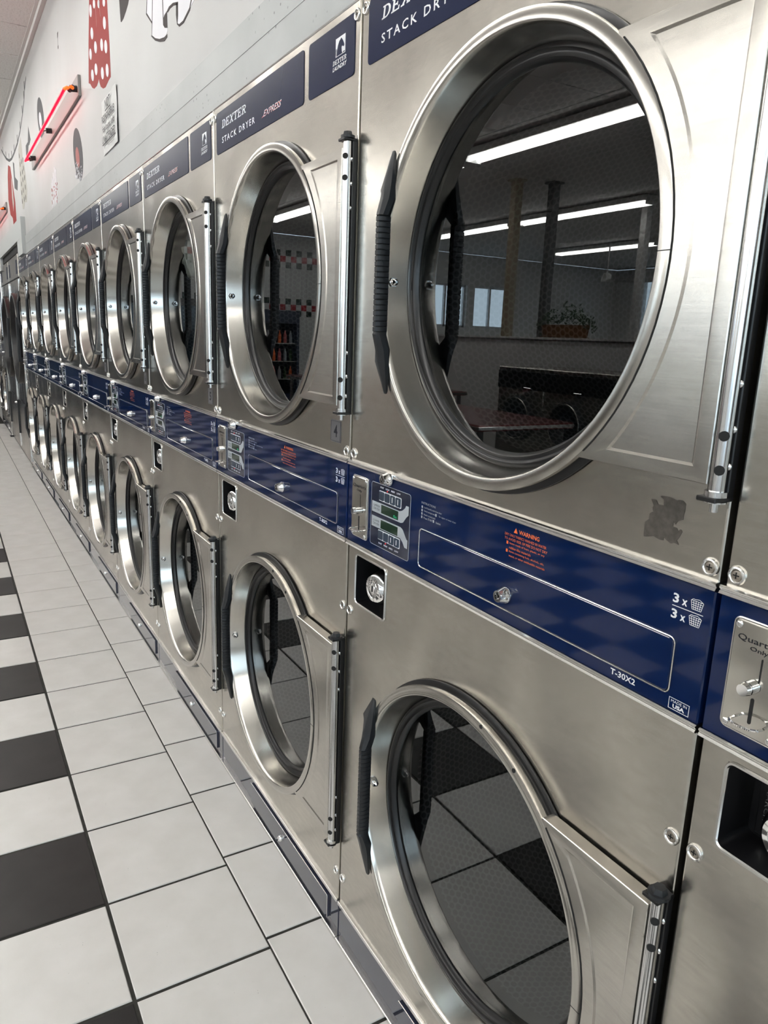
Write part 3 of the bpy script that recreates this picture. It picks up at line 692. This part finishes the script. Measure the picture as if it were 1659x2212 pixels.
# ------------------------------------------------------------------ dryer wall, fascia, ceiling
WY = .012
wb = MB(); wb.box(XL, XR, WY, .10, 1.872, ZC); wall = struct('wall_back', wb, 'wall_mural', 0)
wb2 = MB(); wb2.box(XL, -11.25, .0, .10, 0, 1.872); wb2.box(.80, XR, .0, .10, 0, 1.872); wb2.box(XL, XR, 1.1, 1.2, 0, ZC); struct('wall_service', wb2, 'wall_plain', 0)
fb = MB(); fb.box(-6.50, XR, .004, .012, 1.860, 2.010, .001); fas = struct('trim_1', fb, 'board_paint', 0)
fb = MB(); fb.box(-6.50, XR, .0032, .004, 1.9418, 1.9430); part('board_joint', fb, 'joint_grey', fas, 0)
# taller fascia with a vent slot above the big dryers
fb = MB(); fb.box(-9.55, -6.50, -.022, .012, 2.000, 2.156, .001); fb.box(-6.90, -6.50, -.022, .012, 1.872, 2.000, .001); fb.box(-9.55, -8.95, -.022, .012, 1.872, 2.000, .001); fo = struct('trim_2', fb, 'grey_board', 0)
fb = MB(); fb.box(-8.95, -6.90, .000, .012, 1.935, 2.000); part('vent_slot', fb, 'dark_gap', fo, 0)
ce = MB(); ce.box(XL, XR, YB, 1.2, ZC+.012, ZC+.10); ceil = struct('ceiling', ce, 'slab_grey', 0)
def ceil_tile_mesh(wx, wy):
    m = MB(); hx, hy = wx/2, wy/2
    m.rings([[(-hx, hy, .012), (hx, hy, .012), (hx, -hy, .012), (-hx, -hy, .012)], [(-hx, hy, .003), (hx, hy, .003), (hx, -hy, .003), (-hx, -hy, .003)], [(-hx+.006, hy-.006, 0), (hx-.006, hy-.006, 0), (hx-.006, -hy+.006, 0), (-hx+.006, -hy+.006, 0)]], True, False, True)
    return m.mesh('ceiling_tile', 'ceiling_tile_mat', 0)
CT = ceil_tile_mesh(.588, 1.188); rest = MB()
nx0 = int((XR+5.146)/.6)
for i in range(-nx0, int((-5.146-XL)/.6)):
    for r in range(int((-.02-YB)/1.2)):
        xc = -5.146 - .6*(i+.5); yc = -.015 - 1.2*(r+.5)
        if r < 3 and -16 <= i < 12: link('ceiling_tile', CT, ceil, (xc, yc, ZC))
        else: rest.quad((xc-.297, yc+.597, ZC), (xc+.297, yc+.597, ZC), (xc+.297, yc-.597, ZC), (xc-.297, yc-.597, ZC))
o = part('ceiling_tiles', rest, 'ceiling_tile_mat', ceil, 0); o['kind'] = 'stuff'
g = MB(); g.box(XL, XR, -.012, .012, ZC-.034, ZC-.004, .001); g.box(XL, XR, -.030, .012, ZC-.004, ZC+.002); struct('trim_3', g, 'wall_plain', 0)

# ------------------------------------------------------------------ mural painted on the wall
ML = [0]
def paint(name, pts, mat, lift=0):
    m = MB(); m.prism(pts, WY-.0006-lift*.0005, WY); return part(name, m, mat, wall, 0)
def ell(cx, cz, rx, rz, n=28, tilt=0.0):
    return [(cx + rx*math.cos(2*PI*i/n), cz + rz*math.sin(2*PI*i/n) + tilt*rx*math.cos(2*PI*i/n)) for i in range(n)]
paint('painted_red_shape', [(-3.27,2.95),(-3.293,2.665),(-3.355,2.516),(-3.398,2.371),(-3.361,2.359),(-3.319,2.334),(-3.275,2.319),(-3.21,2.315),(-3.177,2.322),(-3.165,2.332),(-3.15,2.313),(-3.126,2.291),(-3.078,2.273),(-3.029,2.266),(-2.96,2.275),(-2.917,2.277),(-2.915,2.393),(-2.927,2.548),(-2.95,2.95)], 'mural_red')
for x, z, rx, rz in [(-3.27,2.617,.027,.024),(-3.264,2.53,.030,.023),(-3.199,2.459,.030,.023),(-3.318,2.465,.027,.022),(-3.296,2.377,.031,.023),(-3.21,2.378,.030,.023),(-3.066,2.431,.027,.023),(-2.985,2.402,.028,.024),(-2.992,2.488,.028,.023),(-3.077,2.33,.029,.023),(-2.978,2.315,.028,.024),(-3.188,2.617,.024,.017),(-3.09,2.586,.023,.016),(-2.985,2.558,.024,.015),(-3.10,2.68,.027,.022),(-3.22,2.70,.027,.022)]:
    paint('painted_dot', ell(x, z, rx, rz, 20, -.27), 'mural_white', 1)
for a in ([(-3.165,2.62),(-3.155,2.62),(-3.150,2.53),(-3.158,2.52)], [(-3.085,2.60),(-3.077,2.60),(-3.062,2.535),(-3.070,2.53)]): paint('painted_line', a, 'mural_pink', 1)
paint('painted_dark_shape', [(-2.715,2.52),(-2.709,2.478),(-2.704,2.439),(-2.698,2.403),(-2.685,2.399),(-2.651,2.4),(-2.609,2.409),(-2.572,2.42),(-2.557,2.429),(-2.54,2.47)], 'mural_dark')
paint('painted_shirt', [(-2.285,2.40),(-2.296,2.346),(-2.312,2.31),(-2.245,2.264),(-2.255,2.231),(-2.208,2.206),(-2.156,2.189),(-2.1,2.177),(-2.062,2.188),(-2.056,2.238),(-2.038,2.242),(-1.995,2.238),(-1.962,2.23),(-1.961,2.198),(-1.955,2.175),(-1.935,2.165),(-1.895,2.162),(-1.832,2.174),(-1.786,2.182),(-1.74,2.215),(-1.70,2.30)], 'mural_white')
for pl in ([(-2.255,2.233),(-2.207,2.21),(-2.155,2.193),(-2.099,2.182),(-2.067,2.181),(-2.068,2.173),(-2.1,2.171),(-2.156,2.185),(-2.208,2.203),(-2.255,2.228)],
           [(-2.06,2.241),(-2.061,2.196),(-2.092,2.205),(-2.109,2.218),(-2.107,2.233),(-2.092,2.239)],
           [(-1.962,2.23),(-1.942,2.223),(-1.944,2.195),(-1.952,2.176),(-1.935,2.168),(-1.894,2.165),(-1.831,2.177),(-1.70,2.30),(-1.69,2.30),(-1.828,2.170),(-1.891,2.158),(-1.935,2.162),(-1.957,2.174),(-1.965,2.201)],
           [(-2.06,2.241),(-2.038,2.245),(-1.994,2.241),(-1.941,2.227),(-1.942,2.220),(-1.991,2.233),(-2.029,2.237),(-2.056,2.235)],
           [(-2.302,2.346),(-2.316,2.31),(-2.245,2.262),(-2.245,2.268),(-2.308,2.312),(-2.296,2.346)],
           [(-2.252,2.231),(-2.244,2.264),(-2.225,2.36),(-2.219,2.36),(-2.239,2.264),(-2.248,2.231)], [(-2.109,2.218),(-2.112,2.33),(-2.106,2.33),(-2.103,2.218)]):
    paint('painted_outline', pl, 'mural_dark', 1)
paint('painted_record', ell(-5.125, 2.590, .155, .120, 32, -.30), 'mural_grey'); paint('painted_record_label', ell(-5.14, 2.580, .062, .048, 24, -.30), 'mural_white', 1)
paint('painted_record', ell(-3.785, 2.147, .135, .118, 32, -.30), 'mural_grey'); paint('painted_record_label', ell(-3.797, 2.133, .056, .048, 24, -.30), 'mural_pink', 1)
random.seed(3)
for i in range(46):
    t = random.random(); z = 2.030 + .075*t**1.5; x = -3.785 + (random.random()-.5)*.20; r = .004 + .009*random.random()*(1-t)
    paint('paint_chip', ell(x, z + (-3.785-x)*.3, r*1.6, r, 6), 'mural_white', 2)
for k in range(5):
    x = -4.83 + .055*k; zt = 2.225 - .02*abs(k-3) ; pts = []
    for i in range(9): pts.append((x + .012*random.random(), zt - i*(zt-2.02)/8))
    for i in range(8, -1, -1): pts.append((x + .020 + .018*random.random(), zt - i*(zt-2.02)/8))
    paint('painted_streak', pts, 'mural_white', 1)
for k in range(26):
    x = -4.84 + .28*random.random(); z = 2.03 + .11*random.random(); paint('paint_chip', ell(x, z, .006+.007*random.random(), .004+.006*random.random(), 6), 'mural_pink', 2)
st = [(-5.776,2.985),(-5.913,2.936),(-5.979,2.89),(-6.145,2.83),(-6.372,2.768),(-6.648,2.73),(-6.956,2.715),(-7.215,2.712),(-7.465,2.735),(-7.758,2.802),(-8.051,2.896),(-8.23,2.961)]
paint('painted_garland', [(x, z+.008) for x, z in st] + [(x, z-.008-.006*(1 if -8 < x < -6.4 else 0)) for x, z in st[::-1]], 'mural_grey')
for i in range(1, 11):
    x, z = st[i]; paint('painted_tick', [(x-.012, z+.006), (x+.012, z+.006), (x+.02, z+.055), (x-.004, z+.055)], 'mural_grey', 1)
paint('painted_red_shape', [(-7.619,2.721),(-7.417,2.675),(-7.288,2.493),(-7.191,2.351),(-7.201,2.197),(-7.487,2.168),(-7.538,2.26),(-7.738,2.309),(-7.851,2.456),(-7.74,2.638)], 'mural_red')
paint('painted_outline', [(-7.40,2.58),(-7.36,2.55),(-7.32,2.36),(-7.42,2.30),(-7.45,2.42)], 'mural_cream', 1)
paint('painted_dark_shape', [(-5.835,2.686),(-5.745,2.583),(-5.834,2.567),(-5.898,2.57),(-5.986,2.51),(-6.086,2.532),(-6.071,2.602),(-5.921,2.6)], 'mural_grey')
paint('painted_stocking', [(-6.384,2.721),(-6.638,2.677),(-6.637,2.612),(-6.664,2.38),(-6.599,2.224),(-6.503,2.213),(-6.396,2.251),(-6.26,2.234),(-6.178,2.313),(-6.24,2.456),(-6.34,2.584)], 'mural_cream')
for i in range(16):
    x = -6.60 + .13*(i % 3) + .05*random.random(); z = 2.27 + .068*(i//3) + .02*random.random(); paint('painted_dot', ell(x, z, .016, .020, 10), 'mural_dark', 1)
paint('painted_dark_shape', [(-7.155,2.67),(-7.053,2.643),(-7.057,2.535),(-6.841,2.473),(-6.925,2.409),(-7.157,2.459)], 'mural_grey')
paint('painted_tick', [(-4.235,2.812),(-4.205,2.812),(-4.222,2.790),(-4.240,2.790)], 'mural_dark'); paint('painted_tick', [(-4.240,2.752),(-4.218,2.752),(-4.222,2.738),(-4.240,2.738)], 'mural_dark'); paint('painted_line', [(-4.232,2.80),(-4.229,2.80),(-4.229,2.745),(-4.232,2.745)], 'mural_grey')

# paper notice
PXC, PZC = -2.96, 2.125
nt_ = thing('paper_notice', 'white paper notice reading NOT RESPONSIBLE taped to the mural wall', 'sign', (PXC, WY, PZC))
rows = []
for j in range(7):
    z = .103 - .206*j/6; rows.append([(-.155 + .31*i/6, -.003 - (.004*abs(math.sin(i*.9+j*.5)) if i > 4 else .001*(i % 2)), z) for i in range(7)])
pm = MB(); pm.rings([r[::-1] for r in rows], False); pmb = [[(x, y+.0006, z) for x, y, z in r] for r in rows]; pm.rings(pmb, False)
part('paper', pm, 'notice_paper', nt_, 60)
for body, x0, x1, z0, z1 in (('NOT', -.060, .045, .055, .092), ('RESPONSIBLE', -.135, .115, .015, .042), ('for items left', -.130, .110, -.022, .003), ('UNATTENDED', -.140, .120, -.062, -.034), ('the management', -.02, .10, -.088, -.080)):
    t = MB(); text_into(t, body, x0, x1, z0, z1, -.0085, bold=.012); part('lettering', t, 'dark_print', nt_, 0)
for x0, x1, z in ((-.060, .045, .048), (-.140, .120, -.068)):
    t = MB(); t.prism([(x0, z), (x1, z), (x1, z+.004), (x0, z+.004)], -.0086, -.0080); part('underline', t, 'dark_print', nt_, 0)
# neon lights
def neon(label, x):
    n = thing('neon_light', label, 'neon light', (x, 0, 0), 'red neon strips on the mural wall')
    b = MB(); b.box(-2.05, 0, -.002, WY, 2.366, 2.456, .002); part('base_plate', b, 'neon_plate', n)
    t = MB(); pts = [(-1.83, -.020, 2.400), (-1.855, -.045, 2.395)] + [(-1.86 + 1.85*i/12, -.060, 2.386) for i in range(13)]
    t.tube(pts, .0075, 8); part('neon_tube', t, 'neon_red', n, 60)
    t = MB(); t.tube([(-.01, -.060, 2.386), (.012, -.050, 2.388), (.010, -.032, 2.394), (-.015, -.024, 2.398)], .0078, 8); part('tube_end', t, 'neon_orange', n, 60)
    for xx in (-.03, -.95, -1.80):
        s = MB(); s.cyl((xx, -.002, 2.40), (xx, -.034, 2.397), .014, seg=10); s.cyl((xx, -.034, 2.397), (xx, -.055, 2.390), .003, seg=6); part('standoff', s, 'black_plastic', n)
    s = MB(); s.cyl((-.02, -.020, 2.402), (-.05, -.034, 2.395), .012, seg=10); part('electrode_cap', s, 'black_plastic', n)
    s = MB(); s.cyl((-1.83, -.018, 2.40), (-1.83, -.040, 2.393), .013, seg=10); part('electrode_cap', s, 'black_plastic', n)
    return n
neon('red neon strip above the paper notice and records', -3.60)
neon('red neon strip at the left edge of the photo', -8.02)

# ------------------------------------------------------------------ big single-door dryers
def big_dryer(x1, x0, label):
    r = thing('tumble_dryer', label, 'dryer', (x0, 0, 0), 'big single-door dryers'); wd = x1-x0; cx = wd/2; cz = 1.175
    c = MB(); c.box(.001, .003, .03, 1.0, 0, 1.93); c.box(wd-.003, wd-.001, .03, 1.0, 0, 1.93); c.box(0, wd, .03, 1.0, 1.925, 1.93); c.box(0, wd, .7, .71, 0, 1.92); part('cabinet', c, 'cabinet_grey', r)
    p = MB(); panel_with_hole(p, .008, wd-.008, .02, 1.718, cx, cz, .43); side_returns(p, .008, wd-.008, .02, 1.718, .006); part('front_panel', p, 'panel_steel', r, 20)
    h = MB(); h.box(.004, wd-.004, -.004, .03, 1.728, 1.925, .004); hp = part('header_panel', h, 'panel_steel', r, 20)
    g = MB(); g.box(.004, wd-.004, .004, .03, 1.716, 1.730); part('panel_gap', g, 'dark_gap', r)
    for u in (.08, wd-.22): s = MB(); s.box(u, u+.10, -.007, -.003, 1.76, 1.88, .001); part('header_label', s, 'navy_label', hp)
    for u in (.03, wd-.04): link('screw', SCREW, r, (u, -.004, 1.70))
    d = MB(); d.lathe_y(cx, cz, [(.425, .004), (.428, -.020), (.424, -.032), (.405, -.034), (.395, -.028), (.36, .030)], 72); do = part('door', d, 'black_paint', r, 50)
    e = MB(); e.lathe_y(cx, cz, [(.413, -.0335), (.410, -.0355), (.404, -.0355), (.400, -.0325)], 72); part('door_rim', e, 'door_steel', do, 50)
    gl = MB(); gl.lathe_y(cx, cz, [(.365, .034), (.365, .029)], 64, True, True); part('door_glass', gl, 'door_glass_mat', do, 0)
    dm = MB(); dm.lathe_y(0, 0, [(.44, .05), (.44, .65)], 48); dm.cur = 1; dm.lathe_y(0, 0, [(.44, .65), (.0001, .65)], 48); part('drum', dm, ['drum_perforated', 'drum_back'], r).location = (cx, 0, cz)
    hb = MB(); hb.box(wd-.10, wd-.075, -.050, -.020, cz-.20, cz+.20, .006); hb.box(wd-.10, wd-.075, -.024, 0, cz+.16, cz+.20, .002); hb.box(wd-.10, wd-.075, -.024, 0, cz-.20, cz-.16, .002); part('handle', hb, 'black_plastic', do)
    lp = MB(); lp.box(.10, wd-.10, -.006, 0, .18, .56, .003); lo = part('lint_door', lp, 'panel_steel', r)
    lh = MB(); lh.box(.085, .105, -.02, 0, .20, .55, .003); part('lint_door_edge', lh, 'black_plastic', lo)
    link('lint_lock', LOCK, lo, (wd-.16, -.006, .50))
    st_ = MB(); st_.box(wd-.006, wd, -.012, .01, .05, 1.71, .002); part('corner_strip', st_, 'trim_alu', r)
    return r
big_dryer(-7.204, -8.28, 'big steel dryer with one black round door, nearer of the two')
big_dryer(-8.284, -9.36, 'big steel dryer with one black round door, farther of the two')
po = thing('steel_post', 'bright steel corner post beside the farther big black-door dryer', 'post', (-9.45, 0, 0))
m = MB(); m.box(-.035, .035, -.012, .06, .012, 1.872, .006); part('shaft', m, 'trim_alu', po); m = MB(); m.box(-.05, .05, -.03, .06, 0, .012, .002); part('foot', m, 'black_rubber', po)
for i, lb in enumerate(('far steel stack dryer just beyond the steel post', 'farthest steel stack dryer at the left edge of the photo')):
    d = copy_tree(far); d.location = (-10.34 - W*i, 0, 0); tag(d, lb, 'dryer', GRP)

# ------------------------------------------------------------------ rest of the room (seen in the reflections)
def wall_with_openings(name, axis, pos, a0, a1, th, holes, mat):
    # wall along axis ('x' or 'y') with rectangular holes (s0,s1,z0,z1)
    m = MB(); S = sorted(set([a0, a1] + [h[0] for h in holes] + [h[1] for h in holes])); Z = sorted(set([0, ZC] + [h[2] for h in holes] + [h[3] for h in holes]))
    for i in range(len(S)-1):
        for j in range(len(Z)-1):
            sm, zm = (S[i]+S[i+1])/2, (Z[j]+Z[j+1])/2
            if any(h[0] < sm < h[1] and h[2] < zm < h[3] for h in holes): continue
            if axis == 'x': m.box(S[i], S[i+1], pos-th, pos, Z[j], Z[j+1])
            else: m.box(pos, pos+th, S[i], S[i+1], Z[j], Z[j+1])
    return struct(name, m, mat, 0)
fh = [(-12.2, -10.2, 1.70, 2.85), (-9.4, -7.4, 1.70, 2.85), (-1.5, .5, 1.70, 2.85)]
wall_with_openings('wall_front', 'x', YB, XL, XR, .2, fh, 'wall_plain')
rh = [(-3.6, -1.1, .55, 2.75), (-6.6, -4.1, .55, 2.75), (-9.6, -7.1, .55, 2.75)]
wall_with_openings('wall_right', 'y', XR, YB, 0, .2, rh, 'wall_plain')
for n, h in enumerate(fh):
    f = MB(); y = YB-.06
    for x in (h[0]+.02, (h[0]+h[1])/2, h[1]-.02): f.box(x-.03, x+.03, y-.04, y+.04, h[2], h[3])
    f.box(h[0], h[1], y-.04, y+.04, h[2], h[2]+.05); f.box(h[0], h[1], y-.04, y+.04, h[3]-.05, h[3])
    o = struct('window_%d' % (n+1), f, 'frame_white', 0)
    g = MB(); g.box(h[0], h[1], y-.004, y+.004, h[2], h[3]); part('pane', g, 'window_glass_mat', o, 0)
for n, h in enumerate(rh):
    f = MB(); x = XR+.06
    for y in (h[0]+.02, (h[0]+h[1])/2, h[1]-.02): f.box(x-.04, x+.04, y-.03, y+.03, h[2], h[3])
    f.box(x-.04, x+.04, h[0], h[1], h[2], h[2]+.05); f.box(x-.04, x+.04, h[0], h[1], h[3]-.05, h[3])
    o = struct('window_%d' % (n+4), f, 'frame_white', 0)
    g = MB(); g.box(x-.004, x+.004, h[0], h[1], h[2], h[3]); part('pane', g, 'window_glass_mat', o, 0)
# tiled end wall with a checker band
lh_ = [(-10.3, -9.35, 1.60, 2.48), (-9.15, -8.1, 1.60, 2.48)]
lwall = wall_with_openings('wall_left', 'y', XL-.2, YB, 0, .2, lh_, 'wall_plain')
for n, h in enumerate(lh_):
    f = MB(); x = XL-.10
    for y in (h[0]+.02, (h[0]+h[1])/2, h[1]-.02): f.box(x-.03, x+.03, y-.025, y+.025, h[2], h[3])
    f.box(x-.03, x+.03, h[0], h[1], h[2], h[2]+.04); f.box(x-.03, x+.03, h[0], h[1], h[3]-.04, h[3])
    o = struct('window_%d' % (n+7), f, 'frame_white', 0)
    g = MB(); g.box(x-.004, x+.004, h[0], h[1], h[2], h[3]); part('pane', g, 'window_glass_mat', o, 0)
TS = .108; mw = {k: MB() for k in ('tile_white_gloss', 'tile_green_gloss', 'tile_red_gloss')}
for i in range(40):
    for j in range(26):
        y1 = -3.0 - TS*i; z0 = .9 + TS*(j-4) - .1; z0 = 2.94 - TS*j
        if z0 < .9: break
        kind = 'tile_white_gloss'
        if j in (2, 4) and i % 2 == 0: kind = 'tile_green_gloss'
        if j == 3 and i % 2 == 1: kind = 'tile_red_gloss'
        if j in (10, 12) and i % 2 == 0: kind = 'tile_green_gloss'
        if j == 11 and i % 2 == 1: kind = 'tile_red_gloss'
        mw[kind].box(XL, XL+.008, y1-TS+.003, y1, z0, z0+TS-.003)
for k, m in mw.items():
    o = part('wall_tiles', m, k, lwall, 0); o['kind'] = 'stuff'
# outside ground
og = MB(); og.box(XR+.2, XR+30, -30, 10, -.2, -.1); og.box(XL-20, XR+30, -45, YB-.2, -.2, -.1); struct('ground_outside', og, 'pavement', 0)
# half wall, posts
hw = MB(); hw.box(-11.5, 0.5, -5.10, -4.98, 0, 1.36); hw.box(-11.5, .5, -5.14, -4.94, 1.36, 1.385, .004); hwo = struct('wall_half', hw, 'wall_plain', 0)
for nm, lb, x, y, mt in (('support_post', 'brown square post on the half wall, reflected in the upper glass', -6.58, -5.04, 'post_brown'), ('support_post', 'dark post behind the half wall, reflected in the upper glass', -6.42, -5.45, 'post_dark'), ('support_post', 'pale post farther back, reflected right of the dark post', -6.60, -7.2, 'post_light')):
    t = thing(nm, lb, 'post', (x, y, 1.385 if y > -5.1 else 0)); m = MB(); z0 = 1.385 if y > -5.1 else 0
    m.box(-.05, .05, -.05, .05, 0, ZC-z0, .006); part('shaft', m, mt, t); m = MB(); m.box(-.08, .08, -.08, .08, ZC-z0-.02, ZC-z0, .003); part('cap', m, mt, t)
# ceiling lights
fix0 = None
def fixture(x, y, row, k):
    global fix0
    rn = ('first', 'second', 'third', 'fourth', 'fifth')[row]; kn = ('first', 'second', 'third', 'fourth', 'fifth', 'sixth', 'seventh')[k]
    lb = 'white fluorescent ceiling fixture, %s in the %s row from the dryers' % (kn, rn)
    if fix0 is None:
        f = thing('ceiling_light', lb, 'ceiling light', (x, y, ZC), 'fluorescent ceiling lights')
        b = MB(); b.box(-1.2, 1.2, -.10, .10, -.075, -.012, .004); part('housing', b, 'fixture_white', f)
        for yy in (-.055, .055):
            t = MB(); t.cyl((-1.17, yy, -.098), (1.17, yy, -.098), .019, seg=8); part('tube', t, 'tube_white', f, 60)
        for xx in (-1.19, 1.19): e = MB(); e.box(xx-.012, xx+.012, -.09, .09, -.12, -.075, .002); part('socket', e, 'fixture_white', f)
        for xx in (-.8, .8): e = MB(); e.box(xx-.02, xx+.02, -.02, .02, -.013, 0); part('hanger', e, 'fixture_white', f)
        fix0 = f
    else:
        f = copy_tree(fix0); f.location = (x, y, ZC); f['label'] = lb
for row, y in enumerate((-0.93, -3.85, -6.75, -9.75, -12.8)):
    for k in range(6): fixture(2.9 - 2.56*k + (.15 if row % 2 else 0), y, row, k)
# washers
ws0 = None
for k in range(5):
    x = -2.82 - .67*k
    lb = 'dark front-load washer by the half wall, %s from the right in the reflection' % ('first', 'second', 'third', 'fourth', 'fifth')[k]
    if k == 4: break
    if ws0 is None:
        t = thing('washing_machine', lb, 'washer', (x-.67, -4.10, 0), 'front-load washers by the half wall')
        b = MB(); b.box(.003, .667, -.80, 0, 0, 1.05, .008); part('cabinet', b, 'panel_steel', t)
        b = MB(); b.box(.0, .67, -.82, .012, .88, 1.05, .004); part('control_panel', b, 'black_paint', t)
        b = MB(); b.box(.0, .67, -.82, .005, 1.05, 1.085, .006); part('top_cover', b, 'panel_steel', t)
        # door faces +y (towards the dryers)
        b = MB(); b.lathe_y(.335, .60, [(.13, .02), (.17, .055), (.20, .055), (.215, .03), (.22, 0)], 40); do = part('door', b, 'black_plastic', t, 50)
        b = MB(); b.lathe_y(.335, .60, [(.185, .054), (.19, .060), (.198, .060), (.202, .054)], 40); part('door_ring', b, 'door_steel', do, 50)
        b = MB(); b.lathe_y(.335, .60, [(.135, .022), (.0001, .022)], 40); part('door_window', b, 'chill_glass', do)
        b = MB(); b.box(.40, .50, 0, .02, .82, .90, .002); part('coin_box', b, 'chrome', t)
        ws0 = t
    else:
        t = copy_tree(ws0); t.location = (x-.67, -4.10, 0); t['label'] = lb
# vending machines added to darken steel reflections, and a drinks cooler, along the end wall
simple('vend_blue', (0.012, 0.02, 0.05), 0.3, coat=0.3)
def vend(y0, y1, h, lb, mat, name, cat):
    t = thing(name, lb, cat, (-12.95, y0, 0)); wy = y1-y0
    m = MB(); m.box(0, .72, 0, wy, .05, h, .012); part('cabinet', m, mat, t)
    m = MB(); m.box(.72, .735, .05, wy-.22, .55, h-.12, .004); part('display_window', m, 'chill_glass', t)
    m = MB(); m.box(.72, .735, wy-.18, wy-.06, 1.0, 1.5, .003); part('coin_panel', m, 'panel_steel', t)
    m = MB(); m.box(.72, .74, .1, wy-.3, .2, .42, .004); part('delivery_flap', m, 'black_plastic', t)
    for a in (.06, .66):
        for b in (.06, wy-.06): m = MB(); m.box(a-.03, a+.03, b-.03, b+.03, 0, .05); part('foot', m, 'black_rubber', t)
vend(-1.30, -.35, 1.83, 'dark blue vending machine added to darken reflections, closest to the dryers', 'vend_blue', 'added_vending_machine', 'vending machine')
vend(-2.30, -1.35, 1.83, 'black vending machine added to darken reflections, beside the blue one', 'black_plastic', 'added_vending_machine', 'vending machine')
vend(-3.30, -2.35, 1.83, 'grey vending machine added to darken reflections, beside the drinks cooler', 'post_dark', 'added_vending_machine', 'vending machine')
dc = thing('drinks_cooler', 'dark drinks cooler with shelves of bottles on the end wall', 'cooler', (-12.95, -4.95, 0))
for nm, b in (('back_panel', (0, .02, 0, 1.1, 0, 1.72)), ('side_panel', (.02, .6, 0, .05, .25, 1.50)), ('side_panel', (.02, .6, 1.05, 1.1, .25, 1.50)), ('header', (.02, .6, 0, 1.1, 1.50, 1.72)), ('base', (.02, .6, 0, 1.1, 0, .25))):
    m = MB(); m.box(*b, .003); part(nm, m, 'vend_blue', dc)
for z in (.50, .82, 1.14): m = MB(); m.box(.02, .55, .05, 1.05, z, z+.015); part('shelf', m, 'trim_alu', dc)
bt = MB(); bt.cyl((0, 0, 0), (0, 0, .14), .032, seg=10); bt.cyl((0, 0, .14), (0, 0, .19), .032, .013, seg=10); bt.cyl((0, 0, .19), (0, 0, .22), .014, seg=8)
BT = [bt.mesh('bottle', q, 60) for q in ('orange_print', 'leaf_green', 'grey_print', 'red_print')]
for zi, (z, zn) in enumerate(((.515, 'lowest'), (.835, 'middle'), (1.155, 'top'))):
    for k in range(9): tag(link('bottle', BT[(k+zi) % 4], None, (-12.50, -4.84 + .11*k, z + .0015)), '%s drink bottle, %s from the dryer side on the %s cooler shelf' % (('orange', 'green', 'grey', 'red')[(k+zi) % 4], ('ninth', 'eighth', 'seventh', 'sixth', 'fifth', 'fourth', 'third', 'second', 'first')[k], zn), 'bottle', 'bottles on the %s cooler shelf' % zn)
# folding tables
def table(x0, x1, y0, y1, lb):
    t = thing('folding_table', lb, 'table', (x0, y0, 0), 'red laminate folding tables'); wx, wy = x1-x0, y1-y0
    m = MB(); m.box(0, wx, 0, wy, .77, .81, .006); part('table_top', m, 'red_laminate', t)
    m = MB(); m.box(-.003, wx+.003, -.003, wy+.003, .778, .800, .003); part('edge_band', m, 'trim_alu', t)
    for a in (.06, wx-.06):
        for b in (.06, wy-.06): m = MB(); m.cyl((a, b, 0), (a, b, .77), .022, seg=10); part('leg', m, 'post_dark', t)
table(-8.6, -5.75, -3.9, -3.1, 'red laminate folding table left of the washers in the reflection')
table(-5.3, -3.2, -2.9, -2.1, 'red laminate folding table in front of the washers in the reflection')
# basket of greenery on the half wall
bk = thing('plant_basket', 'wicker basket of greenery standing on the half wall', 'basket', (-5.62, -5.04, 1.386))
m = MB()
for i in range(9):
    z = .012 + .014*i; hx, hy = .32 + .02*i/8, .085 + .012*i/8; m.tube([(hx*math.cos(a)*1.0, hy*math.sin(a), z) for a in [2*PI*j/28 for j in range(28)]], .009, 5, True)
m.box(-.30, .30, -.07, .07, 0, .01); part('basket', m, 'wicker', bk)
random.seed(11); lf = MB()
for i in range(420):
    a = random.random()*2*PI; rr = random.random()**.5; x = .46*rr*math.cos(a); y = .11*rr*math.sin(a); z = .13 + .19*(1-rr*rr)*random.random() + (.04*random.random()) - (.10*random.random() if abs(x) > .33 else 0)
    d = Vector((random.uniform(-1, 1), random.uniform(-1, 1), random.uniform(-.3, 1))).normalized(); e = d.cross(Vector((.3, .5, .8))).normalized(); L = random.uniform(.02, .05); p = Vector((x, y, z))
    lf.quad(p, p + d*L*.5 + e*L*.28, p + d*L, p + d*L*.5 - e*L*.28)
o = part('foliage', lf, 'leaf_green', bk, 0); o['kind'] = 'stuff'
# ceiling fan
fn = thing('ceiling_fan', 'white ceiling fan on a long rod, reflected before the window', 'fan', (-8.9, -9.0, ZC))
m = MB(); m.cyl((0, 0, 0), (0, 0, -.62), .012, seg=8); part('rod', m, 'fixture_white', fn); m = MB(); m.cyl((0, 0, -.60), (0, 0, -.74), .06, .10, seg=16); part('motor', m, 'fixture_white', fn)
for k in range(4):
    a = PI/2*k+.4; m = MB(); c, s = math.cos(a), math.sin(a); m.quad((.1*c-.05*s, .1*s+.05*c, -.71), (.1*c+.05*s, .1*s-.05*c, -.72), (.62*c+.07*s, .62*s-.07*c, -.72), (.62*c-.07*s, .62*s+.07*c, -.71))
    m.quad((.62*c-.07*s, .62*s+.07*c, -.716), (.62*c+.07*s, .62*s-.07*c, -.726), (.1*c+.05*s, .1*s-.05*c, -.726), (.1*c-.05*s, .1*s+.05*c, -.716)); part('blade', m, 'fixture_white', fn)
